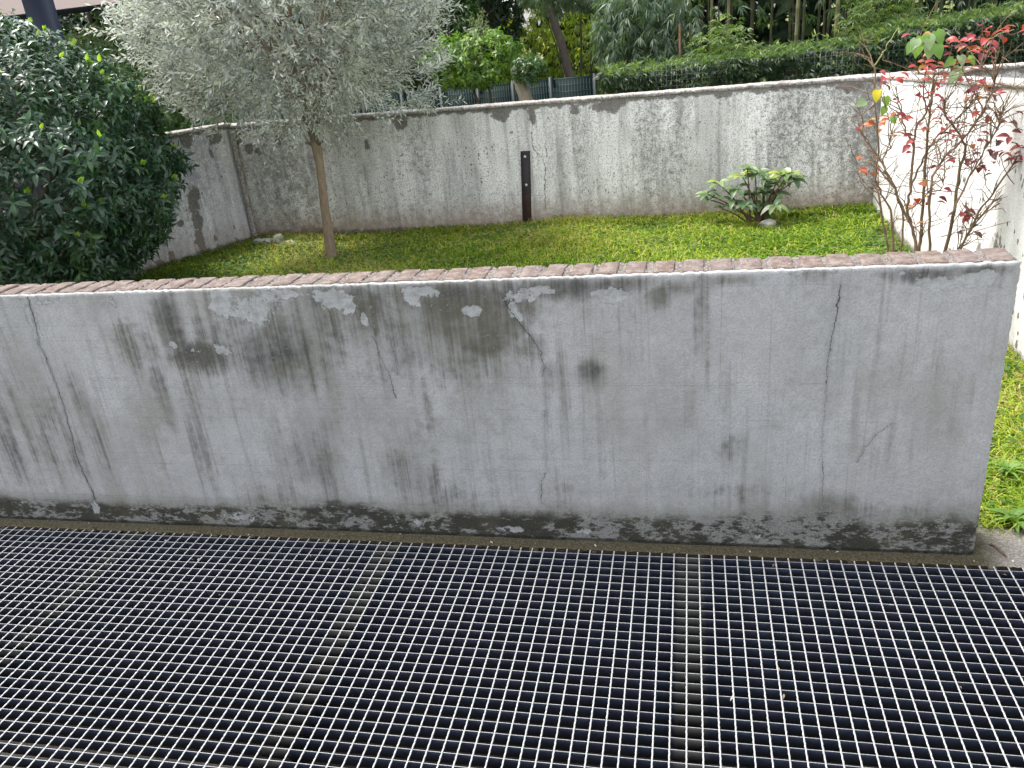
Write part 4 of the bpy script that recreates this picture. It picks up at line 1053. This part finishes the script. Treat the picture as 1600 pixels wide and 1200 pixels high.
for (px, py, k, nl) in lv:
    c0 = at(px, py, QY+random.uniform(-.14, .14))
    for i in range(nl):
        if nred >= 290: break
        a = random.uniform(0, 6.28); d = nrm([math.cos(a), math.sin(a)*.8, random.uniform(-.55, .25)])
        kk = k if random.random() < .7 else random.choice('rdop' if px < 1500 else 'rmkd')
        place_leaf(RDm[kk], ro, QP, c0+rng.normal(0, .020, 3), d, nrm(np.array([0, -.25, 1])+rng.normal(0, .25, 3)), random.uniform(.036, .054), 'red_leaf'); nred += 1
for (px, py, k, L, dx, dz) in ((1432, 66, 'w', .07, -.3, -1), (1438, 62, 'l', .06, -.1, -1), (1450, 60, 'w', .075, .2, -1), (1462, 54, 'g', .08, .5, -1), (1436, 76, 'l', .065, -.3, -1), (1428, 72, 'g', .065, -.7, -1), (1452, 72, 'w', .085, .0, -1), (1462, 76, 'g', .075, .4, -1), (1446, 58, 'l', .05, .1, -.8),
    (1372, 146, 'y', .062, -.2, -1), (1384, 156, 'l', .055, .1, -1), (1383, 172, 'l', .05, -.4, -1), (1395, 187, 'l', .045, .3, -1), (1490, 97, 'g', .06, -.9, -.7), (1500, 92, 'w', .06, .1, -.5), (1512, 95, 'l', .055, .6, -.6), (1500, 110, 'w', .08, -.5, -1), (1493, 118, 'w', .06, -.6, -1), (1442, 285, 'p', .05, .2, -.5), (1352, 163, 'w', .06, -.8, -.3)):
    c0 = at(px, py-5, QY+random.uniform(-.08, .02))
    me = GRm[k] if k in GRm else RDm[k]
    place_leaf(me, ro, QP, c0, nrm([dx, -.35, dz]), nrm([dx*.3+random.uniform(-.3, .3), -1, .45]), L*.8, 'green_leaf')

# ------------------------------------------------------------------ pergola roof at the upper left
n = NT('dark_blue_metal'); DBM = n.fin((.018, .024, .042), .6, None, .2)
n = NT('canvas_underside'); f = n.noise(n.coord(), 12, 4); CAN = n.fin(n.mix(f, (.34, .30, .29), (.40, .36, .35)), .9, n.bump(f, .1, .02), .1)
tr = n.node('ShaderNodeBsdfTranslucent'); tr.inputs[0].default_value = (.27, .225, .22, 1)      # sun glows through the cloth
ms = n.node('ShaderNodeMixShader'); ms.inputs[0].default_value = .5
n.t.links.new(n.b.outputs[0], ms.inputs[1]); n.t.links.new(tr.outputs[0], ms.inputs[2]); n.t.links.new(ms.outputs[0], n.out.inputs[0])
PG = np.array([-5.08, 6.2, gz])
pg = empty('pergola', PG, 'open pergola with a dark square post and a flat pinkish roof underside', 'pergola')
b = MB(); b.box((-5.16, 6.14, gz), (-5.0, 6.30, 2.28)); b.build('post', DBM, pg, PG)
b = MB()
b.box((-11.2, 9.45, gz), (-11.04, 9.61, 2.24)); b.box((-11.2, 6.14, gz), (-11.04, 6.30, 2.28))
b.build('rear_posts', DBM, pg, PG)
b = MB(); b.add([(-11.3, 5.9, 2.34), (-4.9, 5.9, 2.34), (-6.0, 9.55, 2.26), (-11.3, 9.55, 2.26)], [(0, 1, 2, 3)])
b.build('canopy', CAN, pg, PG)
b = MB(); b.box((-11.3, 9.56, 2.20), (-5.95, 9.64, 2.31)); b.build('fascia', DBM, pg, PG)

# ------------------------------------------------------------------ mesh fences beyond the back wall
n = NT('fence_green'); FG = n.fin((.008, .022, .022), .5, None, .4)
n = NT('fence_wire'); FWm = n.fin((.026, .055, .056), .5, None, .4)
n = NT('screen_cloth'); v = n.noise(n.map(n.coord(), (300, 300, 40)), 1, 2); SCR = n.fin(n.mix(v, (.004, .016, .017), (.008, .024, .025)), .8, None, .2)
FY = 10.6
fz1 = .90
def fx(px): return at(px, 150, FY)[0]
posts_px = [931, 862, 803, 748, 690, 628, 566, 503, 440, 377, 314, 250, 185]
xs = [fx(p) for p in posts_px]
FO = (xs[0], FY, gz)
fe = empty('screened_fence', FO, 'dark green mesh fence backed with screening, behind the back wall', 'fence')
for x in xs:
    b = MB(); b.box((x-.024, FY-.03, gz), (x+.024, FY+.03, fz1+.03)); b.build('post', FG, fe, FO)
for i in range(len(xs)-1):
    a, c = xs[i+1]+.03, xs[i]-.03
    b = MB()
    for k in range(14):
        x = a+(c-a)*k/13; b.box((x-.0028, FY-.0065, gz+.04), (x+.0028, FY-.001, fz1))
    z = fz1
    while z > gz+.05:
        b.box((a-.01, FY-.013, z-.0045), (c+.01, FY-.007, z+.0045)); z -= .078
    b.build('mesh_panel', FWm, fe, FO)
    b = MB(); b.box((a-.02, FY+.012, gz+.02), (c+.02, FY+.018, fz1+.008)); b.build('screen', SCR, fe, FO)
HY = 8.70
hx0, hx1 = at(940, 130, HY)[0], 3.6
hf = empty('wire_fence', (hx0, HY, gz), 'thin grey wire fence running in front of the clipped bamboo hedge', 'fence')
n = NT('grey_wire'); GW = n.fin((.10, .115, .12), .5, None, .4)
b = MB(); k = 0
while hx0+k*.05 < hx1:
    x = hx0+k*.05; b.box((x-.0014, HY-.003, .3), (x+.0014, HY, 1.06)); k += 1
for k in range(16): b.box((hx0, HY-.006, .3+k*.05-.0014), (hx1, HY-.0032, .3+k*.05+.0014))
b.build('wire_mesh', GW, hf, (hx0, HY, gz))
for px in (942, 1002, 1110, 1225, 1340, 1460, 1580):
    x = at(px, 130, HY)[0]; b = MB(); b.box((x-.009, HY+.002, gz), (x+.009, HY+.02, 1.05)); b.build('post', FG, hf, (hx0, HY, gz))

# ------------------------------------------------------------------ bamboo, hedges, trees behind
BL = leaf_mat('bamboo_leaf', [(0, (.014, .034, .016)), (.45, (.046, .088, .032)), (.8, (.105, .17, .052)), (1, (.19, .25, .065))], .45, .4, .35, 1.5)
BLG = leaf_mat('bamboo_leaf_greyish', [(0, (.055, .095, .060)), (.5, (.095, .145, .090)), (1, (.17, .23, .13))], .45, .4, .3, 1.5)
BLB = leaf_mat('bright_bamboo_leaf', [(0, (.06, .11, .03)), (.5, (.12, .19, .05)), (1, (.24, .30, .08))], .45, .4, .35, 1.4)
CULM = bark_mat('bamboo_culm', (.085, .09, .045), (.17, .165, .085), (8, 8, 6))
DCULM = bark_mat('bamboo_dark_culm', (.03, .034, .018), (.07, .072, .038), (8, 8, 6))
def fans(C, seed, nl=6, L=.11, droop=.9, spread=.9, r0=None):
    """bamboo sprays: nl narrow leaves fanning from each point of C, hanging"""
    r = np.random.default_rng(seed); n = len(C)
    az = r.uniform(0, 6.28, n); P, D, N, Ls, R = [], [], [], [], []
    base = np.clip(r.normal(.42, .2, n), 0, 1) if r0 is None else r0
    for i in range(nl):
        a = az+(i/(nl-1)-.5)*2*spread+r.normal(0, .15, n)
        d = np.column_stack([np.cos(a), np.sin(a), -droop*r.uniform(.2, 1.5, n)])
        P.append(C+nrm(d)*.01); D.append(d); N.append(nrm(np.column_stack([np.cos(az), np.sin(az), np.full(n, .9)])+r.normal(0, .3, (n, 3))))
        Ls.append(L*r.uniform(.65, 1.2, n)); R.append(np.clip(base+r.normal(0, .1, n), 0, 1))
    return np.concatenate(P), np.concatenate(D), np.concatenate(N), np.concatenate(Ls), np.concatenate(R)
def blob_pts(n, cen, rad, seed, shell=.5, lump=.15):
    r = np.random.default_rng(seed); d = nrm(r.normal(size=(n, 3)))
    s = 1+lump*fbm(d, 2.5, seed)+lump*.6*fbm(d, 7, seed+3)
    return np.asarray(cen)+d*np.asarray(rad)*(s*r.uniform(shell, 1.03, n))[:, None]
def bamboo_shrub(name, label, cen, rad, n, seed, mat=None, L=.10, droop=.5, cat='bamboo', group=None, nst=7):
    o = np.array([cen[0], cen[1], gz]); e = empty(name, o, label, cat, group)
    C = blob_pts(n, cen, rad, seed, .45); C = C[C[:, 2] > gz+.05]
    P, D, N, Ls, R = fans(C, seed+1, 6, L, droop)
    foliage('leaves', e, o, mat or BL, P, D, N, Ls, Ls*.13, .12, .1, R)
    b = MB()
    for k in range(nst):
        a = random.uniform(0, 6.28); q = np.array(cen)+np.array([math.cos(a), math.sin(a), random.uniform(-.1, .8)])*np.array(rad)*.7
        b.tube([o+rng.normal(0, .08, 3)*[1, 1, 0], (o+q)/2+[0, 0, .2], q], [.010, .008, .003], 5)
    b.build('stems', DCULM, e, o)
    return e
def hedge(name, label, x0, x1, y0, y1, zt, seed, n, L=.085, mat=None, tufts=.05):
    o = np.array([(x0+x1)/2, (y0+y1)/2, gz]); e = empty(name, o, label, 'hedge')
    r = np.random.default_rng(seed)
    u = r.random(n); f = r.random(n)
    top = f < .17
    x = x0+(x1-x0)*r.random(n); y = np.where(top, y0+(y1-y0)*r.random(n), y0+r.uniform(0, .16, n))
    ztx = np.interp(x, [x0, x1], zt)
    z = np.where(top, ztx+r.uniform(-.06, .01, n)+np.where(r.random(n) < .1, tufts, 0), gz+.2+(ztx-gz-.2)*u)
    C = np.column_stack([x, y+.07*fbm(np.column_stack([x, z]), 4.5, seed), z+.035*fbm(np.column_stack([x, y]), 6, seed+1)])
    P, D, N, Ls, R = fans(C, seed+2, 6, L, .55, 1.0, np.clip(np.where(top, r.normal(.74, .15, n), r.normal(.22, .22, n)), 0, 1))  # lit top and shaded front painted into the leaf colours
    k = (D[:, 1] > 0) & ~np.tile(top, 6); D[k, 1] *= -.6
    up = np.tile(top, 6); D[up, 2] = abs(D[up, 2])+.3
    foliage('leaves', e, o, mat or BL, P, D, N, Ls, Ls*.19, .12, .1, R)
    b = MB()
    for k in range(int((x1-x0)/.12)):
        x = x0+(k+.5)*.12+random.uniform(-.03, .03); b.tube([(x, o[1]+random.uniform(-.15, .15), gz), (x+random.uniform(-.1, .1), o[1], zt[0]*.6), (x+random.uniform(-.15, .15), o[1], min(zt)-.05)], [.008, .007, .004], 5)
    b.build('stems', DCULM, e, o)
hedge('bamboo_hedge', 'long clipped bamboo hedge along the back wall, with bright feathery top', -.86, 1.75, 8.64, 9.4, (1.02, 1.09), 401, 4600)
hedge('bamboo_hedge', 'taller darker bamboo hedge at the right, behind the red-leaved bush', 1.72, 4.6, 8.66, 10.0, (1.16, 1.32), 431, 5600, .085)
gbs = 'loose bamboo clumps above the hedge'
c1 = at(1125, 95, 9.3); bamboo_shrub('bamboo_clump', 'rounded bright bamboo clump bulging above the clipped hedge', (c1[0], 9.3, c1[2]-.1), (.38, .35, .52), 900, 451, BLB, .085, .35, group=gbs)
c2 = at(1370, 60, 9.6); bamboo_shrub('bamboo_clump', 'tall loose bamboo clump between the culms and the taller hedge', (c2[0], 9.6, c2[2]+.05), (.42, .4, .75), 1000, 461, BLB, .085, .4, group=gbs)
c3 = at(1000, 60, 10.3); bamboo_shrub('weeping_bamboo', 'weeping grey-green bamboo foliage hanging over the fence end', (c3[0], 10.3, c3[2]+.15), (.62, .55, .62), 1500, 471, BLG, .13, 1.5)
c4 = at(900, 10, 11.2); bamboo_shrub('weeping_bamboo', 'pale weeping bamboo branch high beside the leaning trunk', (c4[0], 11.2, c4[2]+.35), (.85, .6, .42), 1000, 475, BLG, .13, 1.6)
c6 = at(880, 95, 14.5); bamboo_shrub('bamboo_thicket', 'yellow-green backlit bamboo thicket seen above the screened fence', (c6[0], 15.0, 1.0), (1.7, .7, 1.0), 1300, 481, leaf_mat('yellow_bamboo_leaf', [(0, (.11, .17, .03)), (.5, (.20, .27, .04)), (1, (.36, .36, .06))], .45, .3, .5, 1.5), .15, 1.0)
# culms of the grove
def culm(px, Y, r, dxtop, label, grp, mat, nf, seed, H=6.5):
    x = at(px, 60, Y)[0]; o = np.array([x, Y, gz]); e = empty('bamboo', o, label, 'bamboo', grp)
    b = MB(); zs = np.concatenate([[gz], np.arange(gz+.25, H, .27)]); pts, rr = [], []
    for z in zs:
        s = (z-gz)/(H-gz); c_ = [x+dxtop*s*s, Y+.1*s*s, z]
        for dz_, q in ((-.012, 1), (0, 1.22), (.012, 1)):
            pts.append([c_[0], c_[1], c_[2]+dz_]); rr.append(r*q*(1-.55*s))
    b.tube(pts, rr, 6); b.build('culm', mat, e, o, smooth=True)
    r_ = np.random.default_rng(seed)
    z = np.concatenate([r_.uniform(1.2, 2.4, nf//13), r_.uniform(2.2, H+.3, nf-nf//13)]); s = (z-gz)/(H-gz)
    a = r_.uniform(0, 6.28, nf); d = r_.uniform(.05, .75, nf)*np.interp(z, [1, 3], [.6, 1.2])
    C = np.column_stack([x+dxtop*s*s+np.cos(a)*d, Y+np.sin(a)*d, z])
    P, D, N, Ls, R = fans(C, seed+1, 6, .14, 1.2)
    foliage('leaves', e, o, BL if seed % 3 else BLG, P, D, N, Ls, Ls*.14, .12, .1, R)
cg = 'bamboo culms of the grove behind the hedge'
specs = [(1110, 10.6, .020, .2, 'slim pale bamboo culm rising behind the rounded clump', CULM), (1137, 10.8, .022, .1, 'pale bamboo culm just right of the rounded clump top', CULM), (1243, 10.2, .022, .15, 'brightest straight bamboo culm above the middle of the hedge', CULM),
         (1254, 10.9, .018, .1, 'thin dark bamboo culm close behind the brightest culm', DCULM), (1305, 10.3, .026, .12, 'thickest pale bamboo culm, right of the middle of the hedge', CULM), (1080, 10.7, .018, -.2, 'thin bamboo culm left of the rounded clump', CULM), (1420, 10.9, .020, .3, 'bamboo culm above the taller hedge, left end', CULM), (1460, 10.9, .018, -.3, 'leaning bamboo culm above the taller hedge', CULM)]
for k, (px, Y, r, dx, lab, m_) in enumerate(specs): culm(px, Y, r, dx, lab, cg, m_, 60, 500+k*7)
for k in range(40):
    px = 1030+(k*37) % 560+random.uniform(-9, 9); culm(px, random.uniform(11.2, 14.5), random.uniform(.012, .02), random.uniform(-.5, .5), 'dim bamboo culm deep in the shaded grove behind the hedge', 'dim bamboo culms deep in the grove', DCULM, 90, 600+k*5)
# orange stake
p = at(1062, 70, 9.9); b = MB(); b.box((p[0]-.011, 9.89, gz), (p[0]+.011, 9.92, at(1062, 37, 9.9)[2]))
n = NT('orange_stake'); tag(b.build('stake', n.fin((.20, .10, .06), .8), None, (p[0], 9.9, gz)), 'slim reddish brown stake standing between the hedge and the bamboo', 'stake')

def tree(name, label, base, trunk, r0, r1, blobs, n, mat, L, W, seed, cat='tree', group=None, bmat=None, out=.8, droop=.5):
    e = empty(name, base, label, cat, group)
    base = np.asarray(base, float)
    b = MB(); pts = np.array([base, *trunk]); t = np.linspace(0, len(pts)-1, len(pts)*4)
    f = np.column_stack([np.interp(t, np.arange(len(pts)), pts[:, c_]) for c_ in range(3)])+rng.normal(0, r0*.06, (len(t), 3))
    b.tube(f, np.linspace(r0, r1, len(t)), 9)
    Ps = []
    for j, (c_, rd, w_) in enumerate(blobs):
        b.tube([f[-3], (f[-1]+np.array(c_))/2, np.array(c_)], [r1*.7, r1*.5, r1*.2], 6)
        Ps.append(rosettes(np.array(c_), np.array(rd), .16, seed+j*3, int(n*w_), 6, L, W, True, out, gz+.1, droop))
    b.build('trunk', bmat or DBARK, e, base, smooth=True)
    P, D, N, Ls, R = [np.concatenate([q[i] for q in Ps]) for i in range(5)]
    foliage('leaves', e, base, mat, P, D, N, Ls, Ls*W, .15, .15, R)
DBARK = bark_mat('dark_bark', (.045, .038, .032), (.11, .095, .08), (20, 20, 6))
PBARK = bark_mat('pale_bark', (.17, .145, .115), (.34, .30, .245), (25, 25, 8))
LBARK = bark_mat('grey_brown_bark', (.08, .064, .056), (.16, .13, .115), (25, 25, 6))
DK = leaf_mat('dark_tree_leaf', [(0, (.014, .030, .016)), (.5, (.026, .055, .024)), (1, (.06, .11, .03))], .35, .5, .2, 1.8)
MD = leaf_mat('mid_green_leaf', [(0, (.030, .070, .022)), (.5, (.055, .115, .03)), (1, (.11, .19, .045))], .38, .45, .3, 1.7)
BG = leaf_mat('bright_green_leaf', [(0, (.055, .12, .022)), (.5, (.11, .20, .03)), (.85, (.20, .30, .04)), (1, (.40, .40, .08))], .4, .4, .4, 1.5)
a_ = at(755, 95, 9.6)
tree('laurel_bush', 'bright green leafy bush hanging over the screened fence, left of the pale stump', (a_[0], 9.9, gz), [(a_[0], 9.9, .5)], .04, .03,
     [((a_[0]-.02, 9.75, a_[2]+.02), (.42, .40, .30), .6), ((a_[0]-.45, 9.9, a_[2]+.02), (.34, .35, .30), .4)], 620, BG, .075, .48, 701, 'bush')
a_ = at(640, 40, 11.8)
tree('broadleaf_tree', 'dark broadleaved tree with lighter leaf clumps, directly right of the olive crown', (a_[0], 12.2, gz), [(a_[0]+.1, 12.2, 1.2)], .11, .08,
     [((a_[0]+.1, 12.0, 1.75), (.95, .9, .75), .5), ((a_[0]+.3, 12.3, 2.9), (1.3, 1.2, 1.0), .3), ((a_[0]-.5, 12.0, 1.1), (.7, .6, .5), .2)], 1900, MD, .105, .42, 721)
a_ = at(760, 25, 13.6)
tree('broadleaf_tree', 'very dark evergreen tree in the gap left of the leaning trunk', (a_[0]-.1, 14.2, gz), [(a_[0]-.1, 14.2, 1.3)], .13, .09,
     [((a_[0]-.35, 13.9, 1.9), (.8, .8, .95), .5), ((a_[0]-.1, 14.2, 3.3), (1.1, 1.1, 1.0), .5)], 1500, DK, .12, .42, 741)
a_ = at(750, 42, 11.2); SILV = leaf_mat('silvery_leaf', [(0, (.17, .21, .13)), (1, (.36, .40, .25))], .5, .3, .3, 1.4)
tree('silvery_shrub', 'small pale silvery sprig in front of the very dark tree', (a_[0], 11.2, gz), [(a_[0], 11.2, a_[2]-.2)], .018, .01, [((a_[0], 11.2, a_[2]), (.13, .13, .19), 1)], 70, SILV, .07, .3, 761, 'shrub', None, None, .6)
# pale stump with a sprouting tuft
s0 = at(826, 165, 9.5); s1 = at(806, 105, 9.5); s0 = s0+(s0-s1)*1.2
e = np.array([s0[0]+.03, 9.5, gz])
tree('tree_stump', 'pale bare tree stump with a few sprouts, leaning in front of the screened fence', e, [s0, at(818, 145, 9.5), at(811, 125, 9.5), at(806, 106, 9.5)], .085, .066, [((at(828, 110, 9.45)[0], 9.42, at(828, 106, 9.4)[2]), (.20, .17, .15), 1)], 190, MD, .06, .35, 771, 'stump', None, PBARK)
# leaning trunk
l0, l1 = at(889, 115, 13), at(852, 0, 13)
lb = l0+(l0-l1)*1.0
tree('leaning_tree', 'tall slender tree with a bare grey-brown leaning trunk behind the fence', (lb[0], 13, gz), [l0, at(878, 70, 13), at(866, 35, 13), l1, l1+(l1-l0)*1.3+[0, 0, .3]], .075, .05,
     [((l1[0]-.4, 13.2, 4.0), (1.6, 1.4, 1.2), .6), ((l1[0]+1.0, 13.4, 3.6), (1.3, 1.2, 1.0), .4)], 1300, DK, .12, .4, 781, 'tree', None, LBARK)
# shrubs behind the evergreen shrub, left
LB = leaf_mat('fresh_green_leaf', [(0, (.08, .15, .07)), (.5, (.16, .26, .11)), (1, (.28, .40, .16))], .4, .4, .35, 1.5)
a_ = at(185, 105, 7.9)
tree('laurel_bush', 'mid-green bush with paler shoots between the pergola and the olive crown', (a_[0], 8.2, gz), [(a_[0], 8.2, .7)], .06, .04,
     [((a_[0]-.25, 8.1, 1.25), (.95, .6, .66), .6), ((a_[0]+.5, 8.2, 1.25), (.6, .5, .72), .4)], 2300, LB, .075, .40, 801, 'bush')
gt = 'dark trees standing behind the olive tree'
for k, (px, Y, zc, rx, lab) in enumerate(((150, 12.0, 1.6, 1.6, 'dark tree behind the pergola, left of the olive crown'), (330, 12.5, 1.6, 1.5, 'dark tree behind the left side of the olive crown'), (470, 13.0, 1.7, 1.5, 'dark tree straight behind the middle of the olive crown'), (570, 13.5, 1.8, 1.4, 'dark tree behind the right side of the olive crown'))):
    x = at(px, 60, Y)[0]
    tree('background_tree', lab, (x, Y, gz), [(x, Y, .8)], .12, .08, [((x, Y, zc), (rx, 1.0, 1.5), .55), ((x, Y, zc+2), (rx*1.1, 1.2, 1.3), .45)], 1300, DK, .13, .42, 821+k*9, 'tree', gt)
# the far wood that closes the view
r = np.random.default_rng(900); nw = 30000
xw = r.uniform(-17, 11, nw); yw = 17.5+.16*np.abs(xw+1)*0+r.uniform(0, 3.0, nw); zw = r.uniform(gz, 7.5, nw)
gap = (np.abs(xw-(at(815, 30, 18)[0])) < .16+.08*np.sin(zw*7)) & (zw < 3.2) & (zw > .8)
gap |= (np.abs(xw-at(1440, 20, 18)[0]) < .22) & (zw < 2.0) & (zw > 1.15)
C = np.column_stack([xw, yw, zw])[~gap]
WDK = leaf_mat('deep_shade_leaf', [(0, (.008, .016, .010)), (.6, (.018, .034, .018)), (1, (.04, .065, .025))], .6, .15, .1, 1.6)  # the grove's deep shade painted in as near-black leaf colours
o = foliage('far_wood', None, (0, 18, gz), WDK, C, rand_dirs(len(C))*[1, .6, 1]-[0, 0, .5], nrm(rand_dirs(len(C))+[0, -.4, .6]), r.uniform(.28, .5, len(C)), r.uniform(.16, .26, len(C)), .15, .1)
tag(o, 'dark leafy wood closing the view behind the bamboo and trees', 'wood', kind='stuff')
